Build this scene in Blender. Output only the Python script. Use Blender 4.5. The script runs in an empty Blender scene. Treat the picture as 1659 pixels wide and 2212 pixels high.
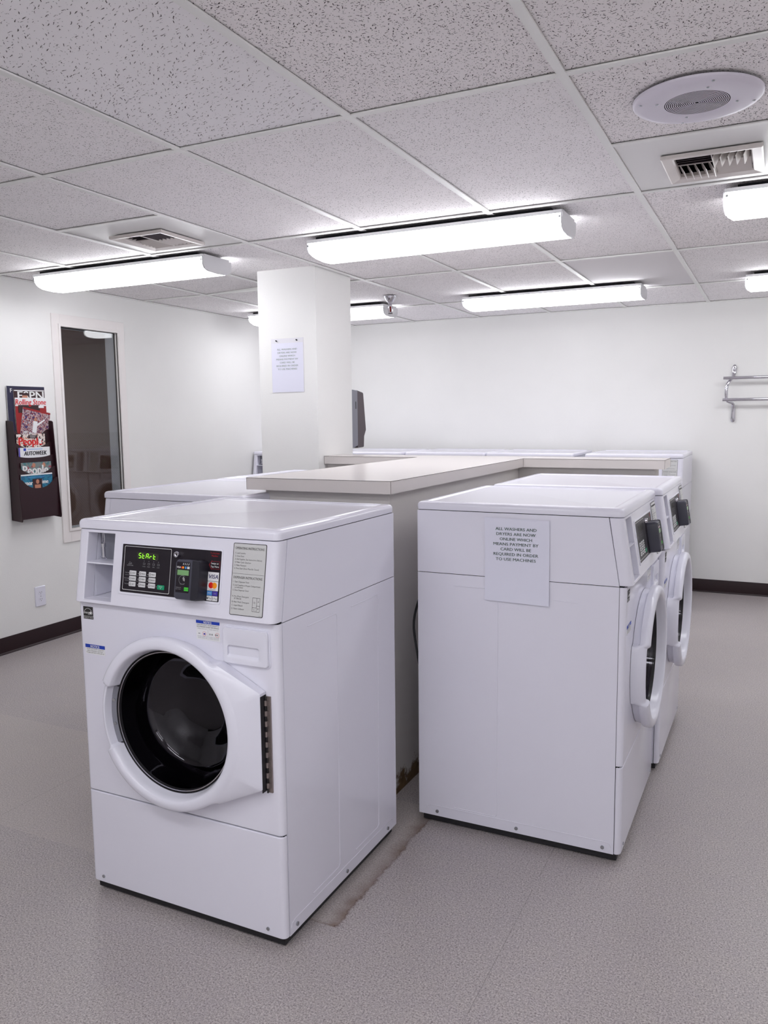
import bpy, bmesh, math, random
from mathutils import Vector, Matrix
random.seed(7)
SC = bpy.context.scene
COL = SC.collection
PI = math.pi
# ------------------------------------------------------------------ camera
H = 2.2395                        # ceiling height
CAM = (1.74677, -2.11968, H - 0.85001)
YAW, PITCH, ROLL, FPX = 0.4558613, -0.1157549, -0.0110485, 1740.4
def cam_axes(y, p, r):
    cy, sy, cp, sp = math.cos(y), math.sin(y), math.cos(p), math.sin(p)
    fwd = Vector((-sy*cp, cy*cp, sp)); right = Vector((cy, sy, 0)); up = right.cross(fwd)
    c, s = math.cos(r), math.sin(r)
    return c*right + s*up, -s*right + c*up, fwd
_r, _u, _f = cam_axes(YAW, PITCH, ROLL)
cd = bpy.data.cameras.new('camera'); cam = bpy.data.objects.new('camera', cd); COL.objects.link(cam)
cd.sensor_fit = 'VERTICAL'; cd.sensor_height = 36.0; cd.sensor_width = 27.0
cd.lens = 36.0*FPX/2212.0; cd.clip_start = .02
cam.matrix_world = Matrix(((_r.x, _u.x, -_f.x, CAM[0]), (_r.y, _u.y, -_f.y, CAM[1]), (_r.z, _u.z, -_f.z, CAM[2]), (0, 0, 0, 1)))
SC.camera = cam
# ------------------------------------------------------------------ light and exposure
LAMP_E = 9.0
LAMP_C = (0.955, 0.965, 1.0)
w = bpy.data.worlds.new('world'); SC.world = w; w.use_nodes = True
w.node_tree.nodes['Background'].inputs[0].default_value = (.8, .8, .85, 1)
w.node_tree.nodes['Background'].inputs[1].default_value = .02
SC.view_settings.view_transform = 'Standard'; SC.view_settings.look = 'None'
SC.view_settings.gamma = 1; SC.view_settings.use_curve_mapping = False
SC.view_settings.exposure = 0.12

# ------------------------------------------------------------------ materials
def lin(c): return tuple(((v/12.92) if v <= .04045 else ((v+.055)/1.055)**2.4) for v in c)
def srgb(r, g, b): return lin((r/255, g/255, b/255))
def mat(name, col, rough=.5, metal=0, spec=.5, emis=None, es=0, coat=0):
    m = bpy.data.materials.new(name); m.use_nodes = True
    b = m.node_tree.nodes['Principled BSDF']
    b.inputs['Base Color'].default_value = (*col, 1); b.inputs['Roughness'].default_value = rough
    b.inputs['Metallic'].default_value = metal; b.inputs['Specular IOR Level'].default_value = spec
    b.inputs['Coat Weight'].default_value = coat
    if emis: b.inputs['Emission Color'].default_value = (*emis, 1); b.inputs['Emission Strength'].default_value = es
    return m
def N(m, t, **kw):
    n = m.node_tree.nodes.new(t)
    for k, v in kw.items(): setattr(n, k, v)
    return n
def L(m, a, b): m.node_tree.links.new(a, b)
def BS(m): return m.node_tree.nodes['Principled BSDF']
def ramp(m, fac, stops):
    r = N(m, 'ShaderNodeValToRGB'); L(m, fac, r.inputs[0])
    e = r.color_ramp.elements
    while len(e) < len(stops): e.new(.5)
    for i, (p, c) in enumerate(stops): e[i].position = p; e[i].color = (*c, 1) if len(c) == 3 else c
    return r
def mixc(m, fac, a, b, mode='MIX'):
    x = N(m, 'ShaderNodeMix', data_type='RGBA', blend_type=mode)
    for sock, v in ((x.inputs[0], fac), (x.inputs[6], a), (x.inputs[7], b)):
        if isinstance(v, (int, float)): sock.default_value = v
        elif isinstance(v, tuple): sock.default_value = (*v, 1)
        else: L(m, v, sock)
    return x.outputs[2]
def noise(m, scale, det=2, vec=None, rough=.5, dist=0):
    n = N(m, 'ShaderNodeTexNoise'); n.inputs['Scale'].default_value = scale; n.inputs['Detail'].default_value = det
    n.inputs['Roughness'].default_value = rough; n.inputs['Distortion'].default_value = dist
    if vec is None:
        tc = N(m, 'ShaderNodeTexCoord'); vec = tc.outputs['Object']
    L(m, vec, n.inputs['Vector']); return n
def bump(m, h, st, dist=.001):
    b = N(m, 'ShaderNodeBump'); b.inputs['Strength'].default_value = st; b.inputs['Distance'].default_value = dist
    L(m, h, b.inputs['Height']); L(m, b.outputs[0], BS(m).inputs['Normal'])

def wall_mat(name, col, dirt=False):
    m = mat(name, col, .62, spec=.35)
    n = noise(m, 160, 3); n2 = noise(m, 3, 2)
    c = mixc(m, n2.outputs[0], tuple(v*.97 for v in col), tuple(min(1, v*1.03) for v in col))
    if dirt:
        tc = N(m, 'ShaderNodeTexCoord'); sp = N(m, 'ShaderNodeSeparateXYZ'); L(m, tc.outputs['Object'], sp.inputs[0])
        mr = N(m, 'ShaderNodeMapRange'); L(m, sp.outputs[2], mr.inputs[0])
        mr.inputs[1].default_value = .0; mr.inputs[2].default_value = .17; mr.inputs[3].default_value = .36; mr.inputs[4].default_value = -.25
        n3 = noise(m, 13, 5, rough=.7)
        ad = N(m, 'ShaderNodeMath', operation='ADD'); L(m, mr.outputs[0], ad.inputs[0]); L(m, n3.outputs[0], ad.inputs[1])
        r = ramp(m, ad.outputs[0], [(.6, (0, 0, 0)), (.72, (1, 1, 1))])
        n4 = noise(m, 30, 3)
        dc = mixc(m, n4.outputs[0], srgb(55, 35, 28), srgb(140, 110, 70))
        c = mixc(m, r.outputs[0], c, dc)
    L(m, c, BS(m).inputs['Base Color']); bump(m, n.outputs[0], .35, .0012)
    return m
WALLC = (.845, .84, .828)
M = {}
M['wall'] = wall_mat('wall_paint', WALLC)
M['island'] = wall_mat('island_wall_paint', (.70, .665, .64), True)
M['enamel'] = mat('white_enamel', (.80, .79, .89), .15, spec=.5)
_n = noise(M['enamel'], 700, 2); bump(M['enamel'], _n.outputs[0], .05, .0003)
M['plastic'] = mat('white_plastic', (.80, .795, .895), .22, spec=.5)
M['trim'] = mat('white_trim', (.84, .80, .79), .4)
M['black'] = mat('black_rubber', (.012, .011, .014), .6)
M['gap'] = mat('dark_gap', (.01, .01, .012), .9, spec=.1)
M['blackgloss'] = mat('black_membrane', (.014, .010, .016), .38, spec=.35)
M['navyblack'] = mat('reader_plastic_dark', (.014, .013, .022), .42)
M['readergrey'] = mat('reader_plastic_grey', (.055, .055, .08), .36)
M['greypl'] = mat('grey_plastic', (.22, .22, .26), .45)
M['darkpl_slat_shade'] = mat('dark_brown_plastic_and_slat_shade', (.085, .065, .075), .5)
M['steel'] = mat('brushed_steel', (.55, .52, .5), .32, 1)
M['hinge'] = mat('hinge_metal', (.33, .28, .27), .4, .8)
M['chrome'] = mat('chrome', (.62, .61, .66), .07, 1)
M['screw'] = mat('zinc_screw', (.45, .47, .5), .25, 1)
M['btn'] = mat('white_button', (.72, .72, .74), .4)
M['green'] = mat('green_button', srgb(0, 150, 105), .4)
M['lime'] = mat('lime_badge', srgb(70, 200, 60), .4)
M['lcd'] = mat('green_lcd', srgb(125, 170, 115), .25)
M['led'] = mat('led_green', (.1, .5, .02), .4, emis=(.33, 1, .03), es=1.5)
M['leddim'] = mat('led_window', (.03, .028, .022), .25)
M['silverlabel'] = mat('silver_label', (.60, .60, .605), .4)
M['ink'] = mat('black_ink', (.02, .018, .02), .6)
M['whiteink'] = mat('white_ink', (.8, .8, .8), .5)
M['greyink'] = mat('grey_ink', (.35, .35, .37), .5)
M['redink'] = mat('red_ink', (.42, .01, .02), .5)
M['signink'] = mat('sign_ink', srgb(72, 92, 84), .8)
M['signink2'] = mat('faded_sign_ink', srgb(140, 152, 145), .8)
M['paper'] = mat('paper', (.77, .77, .89), .75, spec=.2)
M['sleeve'] = mat('clear_sleeve', (.80, .79, .84), .2)
M['sticker'] = mat('white_sticker', (.82, .82, .84), .45)
M['blue'] = mat('notice_blue', srgb(22, 60, 175), .45)
M['navy'] = mat('navy', srgb(20, 25, 60), .4)
M['visa'] = mat('visa_navy', srgb(25, 30, 90), .4)
M['red'] = mat('red', srgb(215, 30, 30), .35)
M['orange'] = mat('orange', srgb(250, 160, 35), .35)
M['mid_orange'] = mat('mid_orange', srgb(240, 95, 30), .35)
M['sky'] = mat('light_blue', srgb(80, 145, 215), .35)
M['purple'] = mat('purple', srgb(75, 60, 165), .35)
M['rack'] = mat('maroon_rack_plastic', (.022, .004, .008), .40)
M['lam'] = mat('laminate_top', (.77, .715, .69), .23, spec=.45)
M['lamedge'] = mat('laminate_edge', (.74, .69, .67), .35)
M['seam'] = mat('dark_seam', (.09, .07, .06), .6)
M['base'] = mat('dark_maroon_vinyl', (.017, .005, .007), .42, spec=.35)
M['lens'] = mat('lit_diffuser', (.9, .9, .9), .4, emis=LAMP_C, es=LAMP_E)
M['cap'] = mat('lamp_end_cap', (.78, .78, .80), .4)
M['tbar'] = mat('painted_grid', (.87, .87, .85), .4)
M['plate'] = mat('painted_plate', (.84, .83, .82), .45)
M['tile_plain'] = mat('plain_tile', (.84, .82, .835), .85, spec=.1)
M['vent'] = mat('vent_metal', (.74, .69, .66), .35)
M['spk'] = mat('speaker_plate', (.76, .72, .81), .4)
M['bulb'] = mat('sprinkler_bulb', (.22, .01, .01), .05)
M['jamb'] = mat('blue_grey_jamb', (.72, .80, .88), .6)
M['dark_room'] = mat('dark_room', (.62, .46, .40), .8)
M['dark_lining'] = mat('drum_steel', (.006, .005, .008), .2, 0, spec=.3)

def text_noise_mat(name, cols, scale, rough=.3):
    m = mat(name, cols[0], rough); n = noise(m, scale, 3, dist=1.2)
    k = len(cols); r = ramp(m, n.outputs[0], [(.30+.4*i/(k-1), c) for i, c in enumerate(cols)])
    r.color_ramp.interpolation = 'CONSTANT'
    L(m, r.outputs[0], BS(m).inputs['Base Color']); return m
M['pic1'] = text_noise_mat('cover_sport', [srgb(40, 45, 110), srgb(120, 35, 45), srgb(190, 185, 190), srgb(180, 50, 40), srgb(35, 30, 60)], 70)
M['pic2'] = text_noise_mat('cover_faces', [srgb(60, 30, 25), srgb(235, 225, 220), srgb(200, 140, 115), srgb(190, 30, 40)], 40)
M['pic3'] = text_noise_mat('cover_teal', [srgb(30, 95, 130), srgb(40, 125, 155), srgb(25, 80, 115)], 16)
M['pic4'] = text_noise_mat('cover_grey_teal', [srgb(70, 120, 125), srgb(120, 130, 130), srgb(160, 60, 80), srgb(90, 90, 95)], 20)
M['skin'] = mat('printed_skin', srgb(190, 130, 105), .4)
M['covnavy'] = mat('cover_navy', srgb(30, 28, 60), .35)
M['covred'] = mat('cover_red', srgb(150, 20, 25), .35)
M['covdark'] = mat('cover_dark', srgb(50, 20, 25), .35)
M['yellow'] = mat('yellow', srgb(240, 200, 20), .4)

def dash_layer(m, vec, scale, ax, bx, keep, spin):
    """short random dashes: one per voronoi cell, each turned its own way"""
    sc = N(m, 'ShaderNodeVectorMath', operation='SCALE'); L(m, vec, sc.inputs[0]); sc.inputs['Scale'].default_value = scale
    v = N(m, 'ShaderNodeTexVoronoi', voronoi_dimensions='2D'); v.inputs['Scale'].default_value = 1; L(m, sc.outputs[0], v.inputs['Vector'])
    d = N(m, 'ShaderNodeVectorMath', operation='SUBTRACT'); L(m, sc.outputs[0], d.inputs[0]); L(m, v.outputs['Position'], d.inputs[1])
    c = N(m, 'ShaderNodeSeparateColor'); L(m, v.outputs['Color'], c.inputs[0])
    an = N(m, 'ShaderNodeMath', operation='MULTIPLY'); L(m, c.outputs[0], an.inputs[0]); an.inputs[1].default_value = spin
    vr = N(m, 'ShaderNodeVectorRotate', rotation_type='Z_AXIS'); L(m, d.outputs[0], vr.inputs['Vector']); L(m, an.outputs[0], vr.inputs['Angle'])
    ms = N(m, 'ShaderNodeVectorMath', operation='MULTIPLY'); L(m, vr.outputs[0], ms.inputs[0]); ms.inputs[1].default_value = (1/ax, 1/bx, 0)
    ln = N(m, 'ShaderNodeVectorMath', operation='LENGTH'); L(m, ms.outputs[0], ln.inputs[0])
    th = N(m, 'ShaderNodeMath', operation='ADD'); L(m, c.outputs[1], th.inputs[0]); th.inputs[1].default_value = .45      # size varies
    dv = N(m, 'ShaderNodeMath', operation='DIVIDE'); L(m, ln.outputs['Value'], dv.inputs[0]); L(m, th.outputs[0], dv.inputs[1])
    lt = ramp(m, dv.outputs[0], [(.42, (1, 1, 1)), (.58, (0, 0, 0))])
    kp = N(m, 'ShaderNodeMath', operation='LESS_THAN'); L(m, c.outputs[2], kp.inputs[0]); kp.inputs[1].default_value = keep
    o = N(m, 'ShaderNodeMath', operation='MULTIPLY'); L(m, lt.outputs[0], o.inputs[0]); L(m, kp.outputs[0], o.inputs[1])
    return o.outputs[0]
# floor: speckled sheet vinyl
m = M['floor'] = mat('speckled_vinyl', (.4, .38, .38), .33, spec=.4)
tc = N(m, 'ShaderNodeTexCoord'); V = tc.outputs['Object']
n1 = noise(m, 210, 3, V, .8); n2 = noise(m, 420, 2, V); n3 = noise(m, 2.2, 4, V); n4 = noise(m, 520, 1, V)
base = ramp(m, n1.outputs[0], [(.34, (.15, .125, .13)), (.45, (.385, .35, .35)), (.55, (.485, .45, .45)), (.66, (.69, .65, .64))])
c = mixc(m, ramp(m, n2.outputs[0], [(.62, (0, 0, 0)), (.70, (1, 1, 1))]).outputs[0], base.outputs[0], (.58, .51, .43))
c = mixc(m, ramp(m, n4.outputs[0], [(.29, (1, 1, 1)), (.36, (0, 0, 0))]).outputs[0], c, (.13, .11, .12))
c = mixc(m, .55, c, mixc(m, n3.outputs[0], (.86, .85, .87), (1.1, 1.08, 1.06)), 'MULTIPLY')
def mth(op, a, b=None, c_=None):
    n = N(m, 'ShaderNodeMath', operation=op)
    for i, v in enumerate((a, b, c_)):
        if v is None: continue
        if isinstance(v, (int, float)): n.inputs[i].default_value = v
        else: L(m, v, n.inputs[i])
    return n.outputs[0]
nq = noise(m, 13, 3, V, .6)
c = mixc(m, .5, c, mixc(m, nq.outputs[0], (.90, .88, .96), (1.06, 1.06, .98)), 'MULTIPLY')
c = mixc(m, mth('MULTIPLY', dash_layer(m, V, 150, .30, .20, .45, 6.28), .55), c, (.10, .085, .09))
c = mixc(m, mth('MULTIPLY', dash_layer(m, V, 110, .16, .14, .35, 6.28), .6), c, (.80, .76, .74))
# old wall footprint beside the washer and its brown edge
sp = N(m, 'ShaderNodeSeparateXYZ'); L(m, V, sp.inputs[0])
nw = noise(m, 9, 4, V)
nw = noise(m, 22, 5, V, .7)
xw = mth('ADD', sp.outputs[0], mth('MULTIPLY', mth('SUBTRACT', nw.outputs[0], .5), .045))
dl_ = mth('SUBTRACT', .700, xw)
dline = mth('MAXIMUM', mth('MULTIPLY', dl_, .55), mth('MULTIPLY', dl_, -2.2))
inY = mth('MULTIPLY', mth('GREATER_THAN', mth('ADD', sp.outputs[1], mth('MULTIPLY', mth('SUBTRACT', nw.outputs[0], .5), .03)), -.325), mth('LESS_THAN', sp.outputs[1], .42))
nb = noise(m, 14, 3, V)
st = mth('MULTIPLY', mth('SUBTRACT', 1, mth('MULTIPLY', dline, 40)), mth('ADD', mth('MULTIPLY', nb.outputs[0], 1.6), .02))
st = mth('MULTIPLY', mth('MAXIMUM', st, 0), inY)
yl = mth('ABSOLUTE', mth('SUBTRACT', sp.outputs[1], -.323))
inX = mth('MULTIPLY', mth('GREATER_THAN', sp.outputs[0], .45), mth('LESS_THAN', sp.outputs[0], .70))
st2 = mth('MULTIPLY', mth('MAXIMUM', mth('SUBTRACT', 1, mth('MULTIPLY', yl, 160)), 0), mth('MULTIPLY', inX, .5))
c = mixc(m, mth('MINIMUM', mth('ADD', st, st2), 1), c, (.13, .075, .055))
strip = mth('MULTIPLY', mth('MULTIPLY', inY, mth('LESS_THAN', xw, .700)), .20)
c = mixc(m, strip, c, (.62, .56, .50))
# faint joints of the sheets
j = mth('LESS_THAN', mth('ABSOLUTE', mth('SUBTRACT', sp.outputs[0], 1.145)), .0009)
j = mth('MULTIPLY', j, mth('GREATER_THAN', noise(m, 5, 2, V).outputs[0], .47))
j2 = mth('LESS_THAN', mth('ABSOLUTE', mth('SUBTRACT', sp.outputs[0], -.69)), .001)
c = mixc(m, mth('MULTIPLY', mth('MAXIMUM', j, j2), .55), c, (.16, .14, .13))
L(m, c, BS(m).inputs['Base Color']); bump(m, n1.outputs[0], .12, .0006)

# acoustic tiles: pinholes and worm-like fissures
def tile_mat(name, col, s1, a1, b1, k1, s2, r2, k2, spin, wob=.35, dark=.10):
    m = mat(name, col, .85, spec=.1)
    tc = N(m, 'ShaderNodeTexCoord')
    wb = noise(m, 170, 2, tc.outputs['Object'])
    sb = N(m, 'ShaderNodeVectorMath', operation='SUBTRACT'); L(m, wb.outputs['Color'], sb.inputs[0]); sb.inputs[1].default_value = (.5, .5, .5)
    s_ = N(m, 'ShaderNodeVectorMath', operation='SCALE'); L(m, sb.outputs[0], s_.inputs[0]); s_.inputs['Scale'].default_value = wob*.01
    ad = N(m, 'ShaderNodeVectorMath', operation='ADD'); L(m, tc.outputs['Object'], ad.inputs[0]); L(m, s_.outputs[0], ad.inputs[1])
    h1 = dash_layer(m, ad.outputs[0], s1, a1, b1, k1, spin)
    h2 = dash_layer(m, ad.outputs[0], s2, r2, r2*.8, k2, 6.28)
    mx = N(m, 'ShaderNodeMath', operation='MAXIMUM'); L(m, h1, mx.inputs[0]); L(m, h2, mx.inputs[1])
    mt = noise(m, 8, 3, tc.outputs['Object'])
    base = mixc(m, mt.outputs[0], tuple(x*.95 for x in col), tuple(min(1, x*1.05) for x in col))
    L(m, mixc(m, mx.outputs[0], base, (dark, dark*.82, dark*.85)), BS(m).inputs['Base Color'])
    iv = N(m, 'ShaderNodeMath', operation='SUBTRACT'); iv.inputs[0].default_value = 1; L(m, mx.outputs[0], iv.inputs[1])
    bump(m, iv.outputs[0], .5, .0015)
    return m
M['tile_fine'] = tile_mat('acoustic_tile_fine', (.95, .92, .93), 105, .60, .16, .40, 190, .31, .32, 6.28)
M['tile_coarse'] = tile_mat('acoustic_tile_coarse', (.95, .93, .95), 62, .75, .10, .55, 120, .24, .22, 1.1, .5)
M['tile_dense'] = tile_mat('acoustic_tile_dense', (.94, .90, .905), 90, .64, .16, .62, 150, .32, .50, 6.28, .45, .07)

def schlick(nt, f0, k):
    """reflectance that rises towards grazing angles, the same from both sides of the sheet"""
    lw = nt.nodes.new('ShaderNodeLayerWeight'); lw.inputs[0].default_value = .5
    p = nt.nodes.new('ShaderNodeMath'); p.operation = 'POWER'; nt.links.new(lw.outputs['Facing'], p.inputs[0]); p.inputs[1].default_value = 5
    a = nt.nodes.new('ShaderNodeMath'); a.operation = 'MULTIPLY_ADD'; nt.links.new(p.outputs[0], a.inputs[0]); a.inputs[1].default_value = k; a.inputs[2].default_value = f0
    return a.outputs[0]
# drum glass: smoked, reflective
m = M['smoke'] = bpy.data.materials.new('smoked_glass'); m.use_nodes = True; nt = m.node_tree; nt.nodes.clear()
o = nt.nodes.new('ShaderNodeOutputMaterial'); mx = nt.nodes.new('ShaderNodeMixShader'); tr = nt.nodes.new('ShaderNodeBsdfTransparent'); gl = nt.nodes.new('ShaderNodeBsdfGlossy')
tr.inputs[0].default_value = (.27, .24, .29, 1); gl.inputs[0].default_value = (.85, .83, .92, 1); gl.inputs['Roughness'].default_value = .02
nt.links.new(schlick(nt, .05, .8), mx.inputs[0]); nt.links.new(tr.outputs[0], mx.inputs[1]); nt.links.new(gl.outputs[0], mx.inputs[2]); nt.links.new(mx.outputs[0], o.inputs[0])
# window pane with wire mesh in its lower half
m = M['pane'] = bpy.data.materials.new('wired_glass'); m.use_nodes = True; nt = m.node_tree; nt.nodes.clear()
o = nt.nodes.new('ShaderNodeOutputMaterial'); mx = nt.nodes.new('ShaderNodeMixShader'); tr = nt.nodes.new('ShaderNodeBsdfTransparent'); gl = nt.nodes.new('ShaderNodeBsdfGlossy')
tr.inputs[0].default_value = (.85, .85, .85, 1); gl.inputs['Roughness'].default_value = .01
nt.links.new(schlick(nt, .05, .8), mx.inputs[0]); nt.links.new(tr.outputs[0], mx.inputs[1]); nt.links.new(gl.outputs[0], mx.inputs[2])
df = nt.nodes.new('ShaderNodeBsdfDiffuse'); df.inputs[0].default_value = (.10, .075, .06, 1)
tcn = nt.nodes.new('ShaderNodeTexCoord'); sx = nt.nodes.new('ShaderNodeSeparateXYZ'); nt.links.new(tcn.outputs['Object'], sx.inputs[0])
def nm(op, a, b=None):
    n = nt.nodes.new('ShaderNodeMath'); n.operation = op
    for i, v in enumerate((a, b)):
        if v is None: continue
        if isinstance(v, (int, float)): n.inputs[i].default_value = v
        else: nt.links.new(v, n.inputs[i])
    return n.outputs[0]
def diag(s): return nm('LESS_THAN', nm('FRACT', nm('MULTIPLY', nm('ADD', nm('MULTIPLY', sx.outputs[1], s), nm('ADD', sx.outputs[2], 9)), 55)), .10)
wire = nm('MULTIPLY', nm('MULTIPLY', nm('MAXIMUM', diag(1.0), diag(-1.0)), nm('LESS_THAN', sx.outputs[2], .62)), .20)
m2 = nt.nodes.new('ShaderNodeMixShader'); nt.links.new(wire, m2.inputs[0]); nt.links.new(mx.outputs[0], m2.inputs[1]); nt.links.new(df.outputs[0], m2.inputs[2]); nt.links.new(m2.outputs[0], o.inputs[0])

# ------------------------------------------------------------------ mesh helpers
class MB:
    def __init__(s): s.v = []; s.f = []; s.mi = []; s.mats = []
    def mi_(s, m):
        m = M[m] if isinstance(m, str) else m
        if m not in s.mats: s.mats.append(m)
        return s.mats.index(m)
    def add(s, vs, fs, m='enamel', T=None):
        b = len(s.v); k = s.mi_(m)
        s.v += [tuple(T @ Vector(v)) if T else tuple(v) for v in vs]
        for f in fs: s.f.append([i+b for i in f]); s.mi.append(k)
        return s
    def box(s, x0, x1, y0, y1, z0, z1, m='enamel', T=None):
        vs = [(x, y, z) for x in (x0, x1) for y in (y0, y1) for z in (z0, z1)]
        fs = [(0, 1, 3, 2), (4, 6, 7, 5), (0, 4, 5, 1), (2, 3, 7, 6), (0, 2, 6, 4), (1, 5, 7, 3)]
        return s.add(vs, fs, m, T)
    def loops(s, loops, m='enamel', T=None, cap0=True, cap1=True, closed=True):
        n = len(loops[0]); vs = [p for l in loops for p in l]; fs = []
        for a in range(len(loops)-1):
            for i in range(n if closed else n-1):
                j = (i+1) % n; fs.append((a*n+i, a*n+j, (a+1)*n+j, (a+1)*n+i))
        if cap0: fs.append(tuple(range(n-1, -1, -1)))
        if cap1: fs.append(tuple((len(loops)-1)*n+i for i in range(n)))
        return s.add(vs, fs, m, T)
    def prism(s, poly, a0, a1, axis='z', m='enamel', T=None):
        if axis == 'z': ls = [[(p[0], p[1], a) for p in poly] for a in (a0, a1)]
        elif axis == 'x': ls = [[(a, p[0], p[1]) for p in poly] for a in (a0, a1)]
        else: ls = [[(p[0], a, p[1]) for p in poly] for a in (a0, a1)]
        return s.loops(ls, m, T)
    def lathe(s, prof, n=48, m='enamel', T=None, mats=None):
        # profile of (r, h) around the local z axis
        k0 = len(s.v)
        vs = [(r*math.cos(2*PI*i/n), r*math.sin(2*PI*i/n), h) for r, h in prof for i in range(n)]
        for a in range(len(prof)-1):
            fs = [(a*n+i, a*n+(i+1) % n, (a+1)*n+(i+1) % n, (a+1)*n+i) for i in range(n)]
            if a == 0: b = len(s.v); s.v += [tuple(T @ Vector(v)) if T else v for v in vs]
            k = s.mi_(mats[a] if mats else m)
            for f in fs: s.f.append([i+b for i in f]); s.mi.append(k)
        return s
    def cyl(s, p0, p1, r, n=16, m='enamel', r1=None):
        p0, p1 = Vector(p0), Vector(p1); d = (p1-p0).normalized()
        a = d.orthogonal().normalized(); b = d.cross(a); r1 = r if r1 is None else r1
        ls = [[p + (a*math.cos(2*PI*i/n)+b*math.sin(2*PI*i/n))*rr for i in range(n)] for p, rr in ((p0, r), (p1, r1))]
        return s.loops(ls, m)
    def tube(s, pts, r, n=10, m='enamel'):
        pts = [Vector(p) for p in pts]; ls = []; up = None
        rs = r if isinstance(r, (list, tuple)) else [r]*len(pts)
        for i, p in enumerate(pts):
            d = (pts[min(i+1, len(pts)-1)]-pts[max(i-1, 0)]).normalized()
            if up is None: up = d.orthogonal().normalized()
            up = (up-d*up.dot(d)).normalized(); b = d.cross(up)
            ls.append([p+(up*math.cos(2*PI*k/n)+b*math.sin(2*PI*k/n))*rs[i] for k in range(n)])
        return s.loops(ls, m)
    def build(s, name, parent=None, bevel=0, seg=2, smooth=True, ang=35):
        me = bpy.data.meshes.new(name); me.from_pydata(s.v, [], s.f)
        for mm in s.mats: me.materials.append(mm)
        for p, k in zip(me.polygons, s.mi): p.material_index = k
        bm = bmesh.new(); bm.from_mesh(me)
        bmesh.ops.recalc_face_normals(bm, faces=bm.faces); bm.to_mesh(me); bm.free()
        if smooth: me.shade_smooth(); me.set_sharp_from_angle(angle=math.radians(ang))
        o = bpy.data.objects.new(name, me); COL.objects.link(o)
        if parent: o.parent = parent
        if bevel:
            b = o.modifiers.new('bevel', 'BEVEL'); b.width = bevel; b.segments = seg; b.limit_method = 'ANGLE'; b.angle_limit = math.radians(40); b.harden_normals = True
        return o
def tag(o, label=None, cat=None, group=None, kind=None):
    for k, v in (('label', label), ('category', cat), ('group', group), ('kind', kind)):
        if v: o[k] = v
    return o
def empty(name, loc, rz=0):
    o = bpy.data.objects.new(name, None); o.empty_display_size = .1; COL.objects.link(o)
    o.location = loc; o.rotation_euler = (0, 0, rz); return o
def rrect(x0, x1, y0, y1, r, n=5, which=(1, 1, 1, 1)):
    pts = []
    for (cx, cy, a0, on) in ((x1-r, y0+r, -PI/2, which[1]), (x1-r, y1-r, 0, which[2]), (x0+r, y1-r, PI/2, which[3]), (x0+r, y0+r, PI, which[0])):
        if on:
            for i in range(n+1):
                a = a0+PI/2*i/n; pts.append((cx+r*math.cos(a), cy+r*math.sin(a)))
        else: pts.append((cx+(r if a0 in (-PI/2, 0) else -r), cy+(r if a0 in (0, PI/2) else -r)))
    return pts
def cut(o, cutters):
    for c in cutters:
        mo = o.modifiers.new('cut', 'BOOLEAN'); mo.object = c; mo.operation = 'DIFFERENCE'; mo.solver = 'EXACT'
    dg = bpy.context.evaluated_depsgraph_get(); dg.update()
    me = bpy.data.meshes.new_from_object(o.evaluated_get(dg)); me.name = o.name
    o.modifiers.clear(); o.data = me
    me.shade_smooth(); me.set_sharp_from_angle(angle=math.radians(35))
def text_into(mb, txt, size, T, m='ink', align='CENTER', bold=0, width=None, height=None, shear=0):
    """flat printed letters laid into mb; T maps (right, up, out) text space to object space"""
    cu = bpy.data.curves.new('t', 'FONT'); cu.body = txt; cu.size = size; cu.align_x = align; cu.shear = shear
    cu.resolution_u = 2
    ob = bpy.data.objects.new('t', cu); COL.objects.link(ob)
    dg = bpy.context.evaluated_depsgraph_get(); dg.update()
    me = bpy.data.meshes.new_from_object(ob.evaluated_get(dg))
    vs = [tuple(v.co) for v in me.vertices]; fs = [tuple(p.vertices) for p in me.polygons]
    if vs:
        xs = [v[0] for v in vs]; ww = max(xs)-min(xs)
        if width and ww > 0:
            k = width/ww; x0 = (min(xs)+max(xs))/2 if align == 'CENTER' else min(xs)
            vs = [((v[0]-x0)*k+(0 if align == 'CENTER' else 0), v[1], v[2]) for v in vs]
        for dx, dz in (((-bold*.9, 0), (0, .00009), (bold*.9, .00018)) if bold else ((0, 0),)): mb.add([(v[0]+dx, v[1], v[2]+dz) for v in vs], fs, m, T)
    bpy.data.objects.remove(ob); bpy.data.curves.remove(cu); bpy.data.meshes.remove(me)

def frame(o, right, up):
    r, u = Vector(right).normalized(), Vector(up).normalized(); n = r.cross(u)
    return Matrix(((r.x, u.x, n.x, o[0]), (r.y, u.y, n.y, o[1]), (r.z, u.z, n.z, o[2]), (0, 0, 0, 1)))

# ------------------------------------------------------------------ the room
XL, XR, YB, YF = -2.403, 3.1, 4.607, -3.7
def structure(o): o['kind'] = 'structure'; return o
structure(MB().box(XL-.9, XR, YF, YB, -.08, 0, 'floor').build('floor'))
WY0, WY1, WZ0, WZ1 = 1.672, 2.166, .695, 1.993    # window opening
mb = MB()
for a in ((YF, WY0, 0, H+.1), (WY1, YB, 0, H+.1), (WY0, WY1, 0, WZ0), (WY0, WY1, WZ1, H+.1)):
    mb.box(XL-.02, XL, a[0], a[1], a[2], a[3], 'wall')
structure(mb.build('wall_left', smooth=False))
structure(MB().box(XL-.02, XR+.02, YB, YB+.1, 0, H+.1, 'wall').build('wall_back', smooth=False))
structure(MB().box(XR, XR+.1, YF, YB, 0, H+.1, 'wall').build('wall_right', smooth=False))
structure(MB().box(XL-.02, XR+.02, YF-.1, YF, 0, H+.1, 'wall').build('wall_front', smooth=False))
prof = [(0, 0), (.014, 0), (.012, .006), (.006, .012), (.005, .098), (.003, .102), (0, .102)]
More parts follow.
